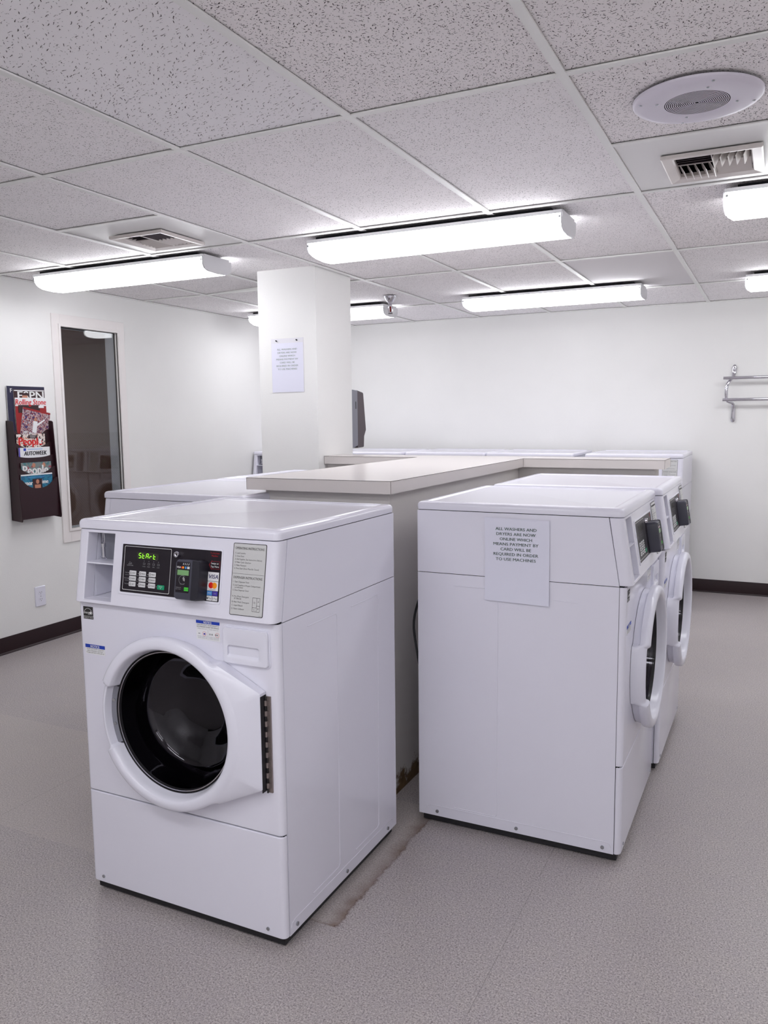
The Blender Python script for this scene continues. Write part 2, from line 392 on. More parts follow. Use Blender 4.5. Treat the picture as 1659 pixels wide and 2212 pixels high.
structure(MB().prism([(XL+a, b) for a, b in prof], YF, YB, 'y', 'base').build('baseboard_left'))
structure(MB().prism([(YB-a, b) for a, b in prof], XL+.02, XR, 'x', 'base').build('baseboard_back'))
# dark room beyond the window
mb = MB(); mb.box(XL-.9, XL-.88, .6, 3.4, 0, 2.4, 'dark_room').box(XL-.9, XL-.02, .58, .6, 0, 2.4, 'dark_room').box(XL-.9, XL-.02, 3.4, 3.42, 0, 2.4, 'dark_room').box(XL-.9, XL-.02, .6, 3.4, 2.3, 2.32, 'dark_room')
mb.box(XL-.9, XL-.02, .6, 3.4, .0, .01, 'dark_room')
structure(mb.build('wall_beyond', smooth=False))
nl = bpy.data.lights.new('added_room_fill', 'AREA'); nl.energy = 1.05; nl.size = .4; nl.color = (1, .80, .68)  # made-up fill light, added to brighten the view through the pane
no = bpy.data.objects.new('added_room_fill', nl); COL.objects.link(no); no.location = (XL-.5, 1.5, 2.28)
tag(no, 'added dim fill light in the dark room behind the window', 'fill light')
win = structure(empty('window_1', (XL, (WY0+WY1)/2, WZ0)))
wy, wz = (WY0+WY1)/2, WZ0
def W_(mb, x0, x1, y0, y1, z0, z1, m): mb.box(x0, x1, y0-wy, y1-wy, z0-wz, z1-wz, m)
mb = MB(); O0, O1, P0, P1 = 1.608, 2.234, .608, 2.07
W_(mb, 0, .010, O0, WY0, P0, P1, 'trim'); W_(mb, 0, .010, WY1, O1, P0, P1, 'trim'); W_(mb, 0, .010, WY0, WY1, WZ1, P1, 'trim'); W_(mb, 0, .010, WY0, WY1, P0, WZ0, 'trim')
e = .016
W_(mb, 0, .018, WY0-e, WY0, WZ0-e, WZ1+e, 'trim'); W_(mb, 0, .018, WY1, WY1+e, WZ0-e, WZ1+e, 'trim'); W_(mb, 0, .018, WY0, WY1, WZ1, WZ1+e, 'trim'); W_(mb, 0, .018, WY0, WY1, WZ0-e, WZ0, 'trim')
mb.build('window_frame', win, bevel=.0015)
mb = MB(); W_(mb, -.105, -.021, WY0-.01, WY0, WZ0, WZ1, 'jamb'); W_(mb, -.105, -.021, WY1, WY1+.01, WZ0, WZ1, 'jamb'); W_(mb, -.105, -.021, WY0, WY1, WZ1, WZ1+.01, 'jamb'); W_(mb, -.105, -.021, WY0, WY1, WZ0-.01, WZ0, 'jamb')
W_(mb, -.021, -.016, WY0, WY0+.006, WZ0, WZ1, 'black'); W_(mb, -.021, -.016, WY1-.004, WY1, WZ0, WZ1, 'black'); W_(mb, -.021, -.016, WY0, WY1, WZ1-.006, WZ1, 'black')
mb.build('window_jamb', win)
mb = MB(); W_(mb, -.014, -.008, WY0, WY1, WZ0, WZ1, 'pane'); g = mb.build('window_glass', win, smooth=False)

# ceiling: tiles laid into a grid
F = .6096
xs = [XL] + [i*F for i in range(-3, 7) if i*F < XR-.05] + [XR]
ys = [YF] + [j*2*F for j in range(-3, 4)] + [YB]
ZT = H + .0075
def holes_tile(mb, x0, x1, y0, y1, hx0, hx1, hy0, hy1, z, m):
    for a in ((x0, x1, y0, hy0), (x0, x1, hy1, y1), (x0, hx0, hy0, hy1), (hx1, x1, hy0, hy1)):
        mb.box(a[0], a[1], a[2], a[3], z, z+.015, m)
mb = MB(); bars = MB(); g = .0125
VR = (1.508, .950); VL = (-.935, .950)
SPK = (1.509, .315)
half = {(2, 0), (-2, 0)}
for i in range(len(xs)-1):
    for jx in range(len(ys)-1):
        x0, x1, y0, y1 = xs[i], xs[i+1], ys[jx], ys[jx+1]
        ix = round(x0/F) if i else -4; jy = round(y0/(2*F)) if jx else -4
        cells = [(y0, y1)]
        if (ix, jy) in half: cells = [(y0, y0+F), (y0+F, y1)]
        for k, (a, b) in enumerate(cells):
            gx0, gx1, ga, gb = x0+g-.004, x1-g+.0035, a+g-.004, b-g+.0035
            if i == 0: gx0 = x0+.02
            if i == len(xs)-2: gx1 = x1-.02
            if (ix, jy) in half and k == 1:
                vx, vy = (VR if ix == 2 else VL)
                holes_tile(mb, gx0, gx1, ga, gb, vx-.12, vx+.12, vy-.12, vy+.12, ZT-.001, 'plate')
            elif (ix, jy, k) == (2, 0, 0):
                mb.box(gx0, gx1, ga, gb, ZT, ZT+.015, 'tile_dense')
            else:
                mm = 'tile_fine'
                if (ix, jy) == (0, -1): mm = 'tile_coarse'
                elif (ix, jy) in ((1, -1), (2, -1), (3, -1), (3, 0), (2, 1)): mm = 'tile_dense'
                elif (ix, jy) in ((1, 2),): mm = 'tile_plain'
                if (ix, jy) == (-3, 1):    # a tile lifted at one corner
                    vs = [(gx0, ga, ZT), (gx1, ga, ZT+.0), (gx1, gb, ZT+.022), (gx0, gb, ZT)]
                    mb.loops([vs, [(v[0], v[1], v[2]+.012) for v in vs]], mm)
                else: mb.box(gx0, gx1, ga, gb, ZT, ZT+.015, mm)
mb.box(XL-.02, XR, YF, YB, H+.13, H+.15, 'gap')
structure(mb.build('ceiling', smooth=False))
for x in xs[1:-1]: bars.box(x-.012, x+.012, YF, YB, H, H+.0045, 'tbar').box(x-.0015, x+.0015, YF, YB, H+.0044, H+.03, 'tbar')
for y in ys[1:-1]: bars.box(XL, XR, y-.0115, y+.0115, H+.0004, H+.0046, 'tbar').box(XL, XR, y-.0015, y+.0015, H+.0045, H+.03, 'tbar')
for ix in (2, -2): bars.box(ix*F, ix*F+F, F-.0115, F+.0115, H+.0004, H+.0046, 'tbar')
bars.box(XL, XL+.022, YF, YB, H-.0002, H+.0045, 'tbar').box(XL, XR, YB-.022, YB, H-.0002, H+.0045, 'tbar').box(XR-.022, XR, YF, YB, H, H+.0045, 'tbar').box(XL, XR, YF, YF+.022, H, H+.0045, 'tbar')
structure(bars.build('trim_1', smooth=False))

# pillar and the low walls of the island
PX0, PX1, PY0, PY1 = -1.030, -.637, 1.895, 2.312
structure(MB().box(PX0, PX1, PY0, PY1, 0, H+.02, 'wall').build('pillar', bevel=.003))
structure(MB().box(.0, .522, .425, 1.99, 0, 1.1295, 'island').build('wall_island', smooth=False))
structure(MB().box(PX1+.001, 1.205, 1.992, 2.145, 0, 1.1285, 'island').build('wall_island_rear', smooth=False))

# ------------------------------------------------------------------ ceiling fittings
def ceiling_light(x0, y0, label):
    root = empty('ceiling_light', (x0, y0, H)); LN = 1.222
    tag(root, label, 'light', 'ceiling lights')
    zt = -.021; pr = [(.000, zt), (.000, -.062), (.012, -.082), (.04, -.092), (.115, -.096), (.19, -.092), (.218, -.082), (.23, -.062), (.23, zt)]
    mb = MB()
    ls = [[(x, .115+(p[0]-.115)*k, zt+(p[1]-zt)*k2) for p in pr] for x, k, k2 in ((.008, .93, .80), (.030, 1, 1), (LN-.009, 1, 1))]
    mb.loops(ls, 'lens'); mb.build('diffuser', root)
    mb = MB(); mb.box(.004, LN-.004, .012, .218, -.0225, -.0105, 'cap').box(.006, LN-.006, -.001, .0125, -.0265, -.0125, 'cap'); mb.box(.05, LN-.05, .010, .220, -.0105, -.001, 'gap'); mb.build('housing', root)  # last box is black to paint the shadow line under the ceiling
    pc = [(.115+(p[0]-.115)*1.02, p[1] if p[1] != zt else -.022) for p in pr]
    pl = [(.115+(p[0]-.115)*.9, zt+(p[1]-zt)*.72 if p[1] != zt else -.022) for p in pr]
    MB().prism(pc, LN-.0085, LN, 'x', 'cap').build('end_cap', root)
    MB().prism(pl, 0, .0075, 'x', 'cap').build('end_cap', root)
    for x in (.014, LN-.014):
        MB().cyl((x, -.004, -.040), (x, .001, -.040), .005, 10, 'screw').build('screw', root)
    return root
LX = (-2.13, -.303, 1.519)
ceiling_light(LX[0], 1.252, 'lit wraparound ceiling light in front of the square vent, nearest the left wall')
ceiling_light(LX[1], 1.252, 'large lit ceiling light in the middle, in front of the white pillar')
ceiling_light(LX[2], 1.252, 'lit ceiling light at the right edge just beyond the round speaker and vent')
ceiling_light(LX[0], 3.335, 'far lit ceiling light partly hidden behind the white pillar')
ceiling_light(LX[1], 3.335, 'far lit ceiling light between pillar and right side, above the back wall')
ceiling_light(LX[2], 3.335, 'small far lit ceiling light cut off by the right edge of the photo')
for x, y in ((LX[1], -1.95), (LX[2], -1.95), (LX[1], -3.25), (LX[2], -3.25)):
    ceiling_light(x, y, 'lit ceiling light behind the camera, out of the picture')

# speaker
sp_ = empty('ceiling_speaker', (SPK[0], SPK[1], H)); tag(sp_, 'round white ceiling speaker with a ringed grille', 'speaker')
pf = [(.167, 0), (.166, -.006), (.160, -.011), (.145, -.013), (.090, -.012), (.0862, -.0115)]
MB().lathe(pf, 72, 'spk').build('speaker_plate', sp_)
pr = []; mt = []; r = .0862
while r > .006:
    pr += [(r, -.0115), (r-.0026, -.0115), (r-.0027, -.007), (r-.0048, -.007)]; mt += ['spk', 'gap', 'gap', 'gap']; r -= .0049
pr.append((0.0, -.0115)); MB().lathe(pr, 72, mats=mt+['spk']).build('grille', sp_)
for k in range(8):
    a = (k % 4)*PI/2 + .35; rr = .105 if k < 4 else .148
    p = Vector((rr*math.cos(a), rr*math.sin(a), -.0125))
    MB().cyl(p, p+Vector((0, 0, -.0016)), .0050, 12, 'screw', .0036).build('screw', sp_)

def vent(c, label, size=.31, dim=False):
    root = empty('air_vent', (c[0], c[1], H)); tag(root, label, 'vent', 'square ceiling vents')
    s = size/2; i = .118; mb = MB()
    def ring(k, z): return [(-k, -k, z), (k, -k, z), (k, k, z), (-k, k, z)]
    mb.loops([ring(s, .002), ring(s, -.009), ring(s-.005, -.012), ring(i+.004, -.006), ring(i, .0), ring(i, .012)], 'vent', cap0=False, cap1=False)
    mb.build('vent_frame', root, smooth=False)
    mb = MB(); k = i+.0005
    for a in ((-k-.003, -k, -k, k), (k, k+.003, -k, k), (-k, k, -k-.003, -k), (-k, k, k, k+.003)): mb.box(a[0], a[1], a[2], a[3], .0, .11, 'gap')
    mb.box(-k, k, -k, k, .108, .11, 'gap'); mb.build('duct', root, smooth=False)
    MB().box(-.0015, .0015, -i, i, -.006, .02, 'vent').build('divider', root)
    MB().box(-i, i, -.0015, .0015, .006, .02, 'vent').build('divider', root)
    def blade(along, cx, cy, ln, tilt, wd=.034, m_='vent', cz=.012):
        mb = MB(); R = Matrix.Rotation(tilt, 4, 'X' if along == 'x' else 'Y')
        T = Matrix.Translation((cx, cy, cz)) @ R
        if along == 'x': mb.box(-ln/2, ln/2, -.0008, .0008, -wd/2, wd/2, m_, T)
        else: mb.box(-.0008, .0008, -ln/2, ln/2, -wd/2, wd/2, m_, T)
        mb.build('louver', root, smooth=False)
    q = i/2
    for n in range(5):
        o_ = -i + (n+.5)*i/5
        if dim:
            blade('x', -q, o_, i-.006, -.95, .026, M['darkpl_slat_shade']); blade('y', o_+i, -q, i-.008, .30, .034, M['darkpl_slat_shade'], cz=.012)  # near slats take a dark colour that stands in for shade
            blade('x', -q, o_+i, i-.006, .75, .034, cz=.006); blade('y', o_+i, q, i-.008, .85, .036, cz=.006)
        else:
            blade('x', -q, o_, i-.006, -.95, .030, M['darkpl_slat_shade'])      # near left: edge-on slats, coloured dark to look unlit
            blade('x', q, o_+i, i-.006, .75, .034)                   # far right: broad slats closing the duct
            blade('y', o_, q, i-.008, -.55, .044, cz=.004)           # far left: upright fins
            blade('y', o_+i, -q, i-.008, .45, .044, cz=.004)         # near right: upright fins
    return root
vent(VR, 'square white ceiling vent with curved fins beside the round speaker')
vent(VL, 'square white ceiling vent in front of the left ceiling light', dim=True)

# sprinkler
s = empty('fire_sprinkler', (-.748, 3.106, H)); tag(s, 'chrome fire sprinkler head with red bulb hanging from the ceiling', 'sprinkler')
MB().lathe([(0, 0), (.044, 0), (.043, -.006), (.026, -.034), (.020, -.040), (.020, -.046), (0, -.046)], 32, 'chrome').build('escutcheon', s)
mb = MB(); mb.cyl((0, 0, -.046), (0, 0, -.066), .013, 16, 'chrome')
for sx_ in (-1, 1): mb.tube([(sx_*.011, 0, -.062), (sx_*.017, 0, -.082), (sx_*.015, 0, -.105), (sx_*.004, 0, -.116)], .003, 8, 'chrome')
mb.build('yoke', s); MB().cyl((0, 0, -.069), (0, 0, -.108), .006, 12, 'bulb').build('glass_bulb', s)
MB().lathe([(0, -.116), (.016, -.117), (.017, -.1195), (0, -.121)], 20, 'darkpl_slat_shade').build('deflector', s)

# ------------------------------------------------------------------ washing machine (local: x 0..W, y back, z up; front faces -y)
WD, DP = .683, .680
KP = .165
def py(z, off=0): return -.019 + KP*(z-.878) - off
PU = Vector((0, KP, 1)).normalized()
def PF(x, z, off=0): return frame((x, py(z)-off*PU.z, z+off*PU.y*0), (1, 0, 0), PU)   # panel frame: x right, y up the panel, z out
def make_washer(label):
    root = empty('washing_machine', (0, 0, 0)); tag(root, label, 'washing machine', 'white front-loading washing machines')
    # cutters
    pocket = MB().box(.0415, .1415, -.08, .105, .8915, 1.078).build('cutter')
    CX, CZ = .348, .580
    bore = MB().cyl((CX, -.05, CZ), (CX, .43, CZ), .2045, 96).build('cutter')
    low = MB().box(0, WD, .0212, DP, .030, .8778).build('cabinet', root, smooth=False); cut(low, [bore])
    uy0, uy1 = .0212, .0563
    upm = MB().prism([(uy0, .8800), (uy1, 1.0868), (DP, 1.0868), (DP, .8800)], 0, WD, 'x').build('upper_cabinet', root, smooth=False); cut(upm, [pocket])
    mb = MB()
    for sx0, sx1 in ((.004, .024), (WD-.024, WD-.004)):
        mb.box(sx0, sx1, .010, DP-.004, .035, .876, 'gap'); mb.prism([(.008, .8765), (.045, 1.088), (DP-.004, 1.088), (DP-.004, .8765)], sx0, sx1, 'x', 'gap')
    mb.box(.0245, WD-.0245, .0205, .0218, .319, .38, 'gap'); mb.box(.145, WD-.0245, .0235, DP-.01, .877, .8803, 'gap')
    mb.box(.006, WD-.006, .06, DP-.008, 1.0866, 1.089, 'gap')
    mb.box(.01, WD-.01, .008, .019, .312, .3195, 'gap'); mb.box(.03, WD-.03, .004, .02, .8755, .8815, 'gap')
    mb.build('seal', root, smooth=False)
    # embossed beads pressed into the sides
    bt = .0011; bw = .0022
    def bead(pts, side):
        mb = MB(); x = WD if side else 0; o_ = bt*.55*(1 if side else -1)
        mb.tube([(x-o_*.2, a, b) for a, b in pts], bw*.75, 6, 'enamel'); mb.build('pressed_bead', root)
    bead([(.14, .085), (.285, .085), (.293, .093), (.299, .835), (.292, .842), (.14, .842)], 1)
    bead([(.39, .085), (.540, .085), (.548, .093), (.562, .835), (.556, .842), (.385, .842)], 1)
    bead([(.550, .072), (.405, .072), (.399, .080), (.399, .835), (.405, .840), (.552, .840)], 0)
    bead([(.145, .066), (.292, .066)], 0); bead([(.145, .818), (.22, .822)], 0)
    for sd in (0, 1): bead([(.028, .050), (.032, .062), (.045, .066), (.635, .066), (.65, .060), (.655, .045)], sd)
    for sd in (0, 1):
        for d in (.055, .333, .612):
            x = WD if sd else 0; dx = .0035 if sd else -.0035
            MB().cyl((x, d, .047), (x+dx, d, .047), .0058, 12, 'screw').build('screw', root)
    # front panels, rounded at the outer corners
    pl = rrect(0, WD, 0, .020, .016, 5, (1, 1, 0, 0))
    mp_ = MB().prism(pl, .3175, .8772).build('front_panel', root, smooth=False); cut(mp_, [bore])
    b = mp_.modifiers.new('bevel', 'BEVEL'); b.width = .003; b.segments = 3; b.limit_method = 'ANGLE'; b.angle_limit = math.radians(50); b.harden_normals = True
    MB().prism(pl, .030, .3130).build('kick_panel', root, bevel=.0035, seg=3)
    for x in (.045, WD-.055): MB().cyl((x, 0, .050), (x, -.0025, .050), .005, 12, 'screw').build('screw', root)
    ol = rrect(0, WD, -.019, .0205, .022, 6, (1, 1, 0, 0))
    cp = MB().loops([[(x, y+KP*(z-.878), z) for x, y in ol] for z in (.8818, 1.0868)]).build('control_panel', root, smooth=False); cut(cp, [pocket])
    b = cp.modifiers.new('bevel', 'BEVEL'); b.width = .003; b.segments = 3; b.limit_method = 'ANGLE'; b.angle_limit = math.radians(50); b.harden_normals = True
    # lid
    mb = MB(); ls = []
    for ins, z in ((.003, 1.0885), (.000, 1.0893), (-.001, 1.102), (.0005, 1.108), (.004, 1.1125), (.009, 1.1145), (.024, 1.1158), (.028, 1.1156), (.031, 1.1135), (.034, 1.1118), (.040, 1.1112)):
        rr = max(.018-ins*.30, .008)
        ls.append([(x, y, z) for x, y in rrect(ins-.001, WD+.001-ins, .014+ins-max(0, (1.100-z))*.12, DP+.004-ins, rr, 6)])
    mb.loops(ls); mb.build('lid', root, ang=60)
    # feet and base
    mb = MB().box(.012, WD-.012, .014, DP-.012, .006, .031, 'black'); mb.build('base_frame', root)
    for x in (.05, WD-.05):
        for y in (.06, DP-.07): MB().cyl((x, y, 0), (x, y, .007), .022, 16, 'black').build('foot', root)
    # coin slot pocket
    rc = MB().box(.042, .141, .058, .0600, .994, 1.0775, 'greypl').box(.042, .141, .003, .060, .9915, .9955, 'plastic').build('pocket_shelf', root)
    mb = MB().box(.085, .141, .100, .102, .893, .991, 'greypl').box(.0425, .0435, .03, .102, .893, .99, 'plastic')
    for z in (.915, .965): mb.box(.09, .097, .0985, .1002, z-.004, z+.004, 'black')
    mb.build('pocket_back', root)
    mb = MB(); xc = .080; yk = .030
    mb.tube([(xc, yk, 1.077), (xc+.001, yk, 1.062), (xc-.003, yk, 1.052), (xc+.006, yk-.002, 1.046), (xc+.006, yk, 1.06), (xc+.004, yk, 1.077)], .0011, 8, 'chrome')
    mb.cyl((xc, yk, 1.046), (xc, yk, 1.036), .0072, 16, 'chrome'); mb.cyl((xc, yk, 1.036), (xc, yk, 1.006), .0048, 16, 'chrome')
    mb.tube([(xc-.013, yk, 1.006), (xc-.005, yk, 1.009), (xc+.006, yk, 1.008), (xc+.013, yk-.003, 1.004), (xc+.004, yk, 1.001)], .0018, 8, 'chrome')
    mb.build('coin_latch', root)
    mb = MB(); T = frame((.122, .0575, 1.056), (1, 0, 0), (0, 0, 1))
    pts = rrect(-.0125, .0125, -.006, .009, .0065, 5); mb.add([(x, y, .0) for x, y in pts], [list(range(len(pts)))], 'ink', T)
    pts = rrect(-.0116, .0116, -.0051, .0081, .0058, 5); mb.add([(x, y, .0004) for x, y in pts], [list(range(len(pts)))], 'greypl', T)
    text_into(mb, '25¢', .009, T @ Matrix.Translation((0, -.0015, .0008)), 'ink', bold=.0002)
    mb.build('price_label', root, smooth=False)
    # control display with raised bezel
    mb = MB(); T = PF(0, .988); s0 = 1/PU.z
    def zc(z): return (z-.988)*s0
    o0 = rrect(.169, .516, zc(.917), zc(1.0585), .006); i0 = rrect(.1755, .5125, zc(.9235), zc(1.0535), .003)
    lp = [[(x, y, .000) for x, y in o0], [(x, y, .0015) for x, y in o0], [(x, y, .0020) for x, y in rrect(.1705, .5148, zc(.9185), zc(1.057), .005)], [(x, y, .0018) for x, y in i0], [(x, y, .0006) for x, y in i0]]
    mb.loops(lp, 'plastic', T, cap0=False, cap1=False); mb.add([(x, y, .0006) for x, y in i0], [list(range(len(i0)))], 'blackgloss', T)
    disp = mb.build('control_display', root)
    def flat(mb, poly, off, m_, T_=T): mb.add([(x, y, off) for x, y in poly], [list(range(len(poly)))], m_, T_)
    def rect(a, b, c_, d): return [(a, zc(c_)), (b, zc(c_)), (b, zc(d)), (a, zc(d))]
    mb = MB()
    fo = rrect(.183, .3475, zc(.930), zc(1.0487), .003); fi = rrect(.1842, .3463, zc(.9312), zc(1.0475), .0025)
    n = len(fo); mb.add([(x, y, .0010) for x, y in fo]+[(x, y, .0010) for x, y in fi], [(i, (i+1) % n, n+(i+1) % n, n+i) for i in range(n)], 'whiteink', T)
    for z in (.9705, .9555): flat(mb, rect(.190, .296, z, z+.0006), .0010, 'greyink')
    for r_, z in enumerate((.9765, .9615, .9465)):
        text_into(mb, ('Cycle', 'Options', 'Temp')[r_], .0042, T @ Matrix.Translation((.1945, zc(z)-.001, .0011)), 'greyink')
        for x in (.202, .2365, .2705): flat(mb, rect(x, x+.0014, z-.001, z+.001), .0011, 'whiteink')
    for k, (x, t_) in enumerate(((.255, 'WASH'), (.2715, 'RINSE'), (.2885, 'SPIN'), (.305, 'LOCK'))):
        flat(mb, rect(x-.001, x+.001, 1.0105, 1.0120), .0011, 'greyink'); 
        flat(mb, rect(x-.0035, x+.0035, 1.0015, 1.0065), .0010, 'greyink'); flat(mb, rect(x-.0028, x+.0028, 1.0021, 1.0059), .0012, 'blackgloss')
        text_into(mb, t_, .0036, T @ Matrix.Translation((x, zc(.9955), .0011)), 'greyink')
    text_into(mb, 'INSERT', .0042, T @ Matrix.Translation((.206, zc(.9995), .0011)), 'greyink'); text_into(mb, 'COINS/CARD', .0038, T @ Matrix.Translation((.206, zc(.9955), .0011)), 'greyink')
    flat(mb, rect(.2035, .2055, 1.004, 1.0062), .0011, 'greyink'); flat(mb, rect(.209, .2110, 1.003, 1.0045), .0011, 'greyink')
    flat(mb, rect(.3022, .3035, .9455, .9468), .0011, 'whiteink')
    # red and white prompts at the right
    text_into(mb, 'To Activate', .0062, T @ Matrix.Translation((.4905, zc(1.0450), .0011)), 'redink', bold=.0001); text_into(mb, 'Machine', .0062, T @ Matrix.Translation((.4905, zc(1.0380), .0011)), 'redink', bold=.0001)
    ar = [(.4735, 1.0165), (.483, 1.0290), (.483, 1.0265), (.508, 1.0265), (.508, 1.0065), (.483, 1.0065), (.483, 1.004)]
    ai = [(.4748, 1.0165), (.4824, 1.0265), (.4824, 1.0258), (.5073, 1.0258), (.5073, 1.0072), (.4824, 1.0072), (.4824, 1.0065)]
    n = 7; mb.add([(x, zc(z), .0010) for x, z in ar]+[(x, zc(z), .0010) for x, z in ai], [(i, (i+1) % n, n+(i+1) % n, n+i) for i in range(n)], 'redink', T)
    text_into(mb, 'Swipe or', .0068, T @ Matrix.Translation((.4925, zc(1.0185), .0011)), 'whiteink', bold=.0002); text_into(mb, 'Tap Here', .0068, T @ Matrix.Translation((.4925, zc(1.0105), .0011)), 'whiteink', bold=.0002)
    mb.build('display_lettering', disp, smooth=False)
    # seven-segment window
    mb = MB(); flat(mb, rect(.2275, .3045, 1.0155, 1.0345), .0010, 'leddim')
    segs = {'a': (0, 2, 1, 2), 'b': (1, 1, 1, 2), 'c': (1, 0, 1, 1), 'd': (0, 0, 1, 0), 'e': (0, 0, 0, 1), 'f': (0, 1, 0, 2), 'g': (0, 1, 1, 1)}
    for k, ch in enumerate(('acdfg', 'defg', 'abcefg', 'eg', 'defg')):
        bx = .2345+k*.0128; hh = .0063; ww = .0075
        for sg in ch:
            x0, y0, x1, y1 = segs[sg]; t = .0008
            X0, X1, Y0, Y1 = bx+x0*ww, bx+x1*ww, y0*hh, y1*hh
            sh = .0009
            if Y0 == Y1: q_ = [(X0+t, Y0-t), (X1-t, Y0-t), (X1-t, Y0+t), (X0+t, Y0+t)]
            else: q_ = [(X0-t, Y0+t), (X0+t, Y0+t), (X0+t, Y1-t), (X0-t, Y1-t)]
            mb.add([(x+y*.13, zc(1.0187)+y, .0014) for x, y in q_], [(0, 1, 2, 3)], 'led', T)
    mb.build('display_window', disp, smooth=False)
    names = (('LIGHT', 'MEDIUM', 'HEAVY'), ('NORMAL', 'PERM', 'DELICATE'), ('HOT', 'WARM', 'COLD'))
    for r_, z in enumerate((.9705+.0005, .9557+.0005, .941)):
        for k, x in enumerate((.2062, .2406, .2748)):
            mb = MB(); pts = rrect(x, x+.0238, zc(z), zc(z+.0122), .002)
            mb.loops([[(a, b_, .0007) for a, b_ in pts], [(a, b_, .0017) for a, b_ in pts]], 'btn', T)
            flat(mb, [(x+.0025, zc(z+.003)), (x+.0065, zc(z+.003)), (x+.0065, zc(z+.009)), (x+.0025, zc(z+.009))], .0019, 'ink')
            flat(mb, [(x+.0033, zc(z+.0038)), (x+.0057, zc(z+.0038)), (x+.0057, zc(z+.0082)), (x+.0033, zc(z+.0082))], .0020, 'btn')
            text_into(mb, names[r_][k], .0048, T @ Matrix.Translation((x+.0150, zc(z+.0042), .0019)), 'ink', bold=.0001, width=.0125 if len(names[r_][k]) > 4 else None)
            mb.build('button', disp, smooth=False)
    mb = MB(); pts = rrect(.3065, .3305, zc(.9395), zc(.9515), .002)
    mb.loops([[(a, b_, .0007) for a, b_ in pts], [(a, b_, .0017) for a, b_ in pts]], 'green', T)
    text_into(mb, 'START', .0042, T @ Matrix.Translation((.3185, zc(.9455), .0019)), 'whiteink'); flat(mb, rect(.3175, .3195, .9415, .9435), .0019, 'whiteink')
    bt_ = mb.build('button', disp, smooth=False); bt_['label'] = 'green start button'
    # key lock
    mb = MB(); T2 = PF(.371, 1.036)
    mb.lathe([(.0085, .0005), (.0085, .010), (.0075, .0115), (.0048, .0117), (.0046, .009), (0, .009)], 24, 'chrome', T2)
    mb.box(-.0008, .0008, -.003, .003, .009, .0108, 'ink', T2); mb.build('key_lock', root)
    # card reader
    mb = MB(); T3 = PF(.3925, .923)
    hh = .104; d = .037
    pts = rrect(0, .0565, 0, hh, .010, 6, (1, 0, 0, 1))
    mb.loops([[(x, y, .001) for x, y in pts], [(x, y, d-.006) for x, y in pts], [(x+.002 if x < .03 else x, .002+(y*(hh-.004)/hh), d-.001) for x, y in pts], [(.004+x*.0525/.0565, .005+y*(hh-.010)/hh, d) for x, y in pts]], 'readergrey', T3)
    pts = rrect(.0570, .0805, 0, hh+.001, .012, 6, (0, 1, 1, 0))
    mb.loops([[(x, y, .001) for x, y in pts], [(x, y, d-.004) for x, y in pts], [(x-.001 if x > .07 else x, .002+y*(hh-.004)/hh, d+.001) for x, y in pts], [(.057+(x-.057)*.78, .006+y*(hh-.012)/hh, d+.0015) for x, y in pts]], 'navyblack', T3)
    rd = mb.build('card_reader', root)
    T4 = T3 @ Matrix.Translation((0, 0, d+.0004)); mb = MB()
    flat(mb, rrect(.0065, .0500, .019, .098, .002), 0, 'blackgloss', T4)
    for k in range(4): mb.add([(.026+k*.006, .0905, .0003), (.0276+k*.006, .0905, .0003), (.0292+k*.006, .0955, .0003), (.0276+k*.006, .0955, .0003)], [(0, 1, 2, 3)], 'whiteink', T4)
    text_into(mb, 'VISA', .0072, T4 @ Matrix.Translation((.0135, .0818, .0003)), 'whiteink', bold=.0002)
    def disc(cx, cy, r_, off, m_): mb.add([(cx+r_*math.cos(a*PI/10), cy+r_*math.sin(a*PI/10), off) for a in range(20)], [list(range(20))], m_, T4)
    disc(.0245, .0840, .0030, .0003, 'red'); disc(.0278, .0840, .0030, .0004, 'orange')
    flat(mb, [(.033, .081), (.0382, .081), (.0382, .087), (.033, .087)], .0003, 'sky', T4)
    flat(mb, [(.0405, .081), (.0485, .081), (.0485, .087), (.0405, .087)], .0003, 'sticker', T4)
    text_into(mb, 'DISCOVER', .0028, T4 @ Matrix.Translation((.0445, .0832, .0005)), 'ink', width=.0068)
    text_into(mb, 'GREENLITE', .0034, T4 @ Matrix.Translation((.0160, .0305, .0003)), 'greyink'); text_into(mb, 'DEBIT  CREDIT', .0026, T4 @ Matrix.Translation((.0160, .0265, .0003)), 'greyink')
    text_into(mb, 'TAP TO PAY', .0028, T4 @ Matrix.Translation((.0275, .0400, .0003)), 'greyink')
    for r_ in (.0035, .0058, .0080):     # contactless waves
        for a in range(-5, 5):
            a0, a1 = a*PI/20+.4, (a+1)*PI/20+.4
            mb.add([(.0262+q_*math.cos(b_), .0520+q_*math.sin(b_), .0003) for q_, b_ in ((r_, a0), (r_, a1), (r_+.0009, a1), (r_+.0009, a0))], [(0, 1, 2, 3)], 'whiteink', T4)
    for a in range(24):
        if a in (0, 1, 2, 21, 22, 23): continue
        mb.add([(.0275+q_*math.cos(b_), .0520+q_*math.sin(b_), .0003) for q_, b_ in ((.0110, a*PI/12), (.0110, (a+1)*PI/12), (.0116, (a+1)*PI/12), (.0116, a*PI/12))], [(0, 1, 2, 3)], 'greyink', T4)
    mb.build('reader_lettering', rd, smooth=False)
    MB().box(.0098, .0468, .0640, .0775, 0, .0006, 'lcd', T4).build('reader_screen', rd)
    mb = MB().box(.0350, .0485, .0240, .0335, 0, .0008, 'lime', T4); text_into(mb, 'AMERICAN', .0026, T4 @ Matrix.Translation((.0418, .0278, .001)), 'ink'); mb.build('reader_badge', rd)
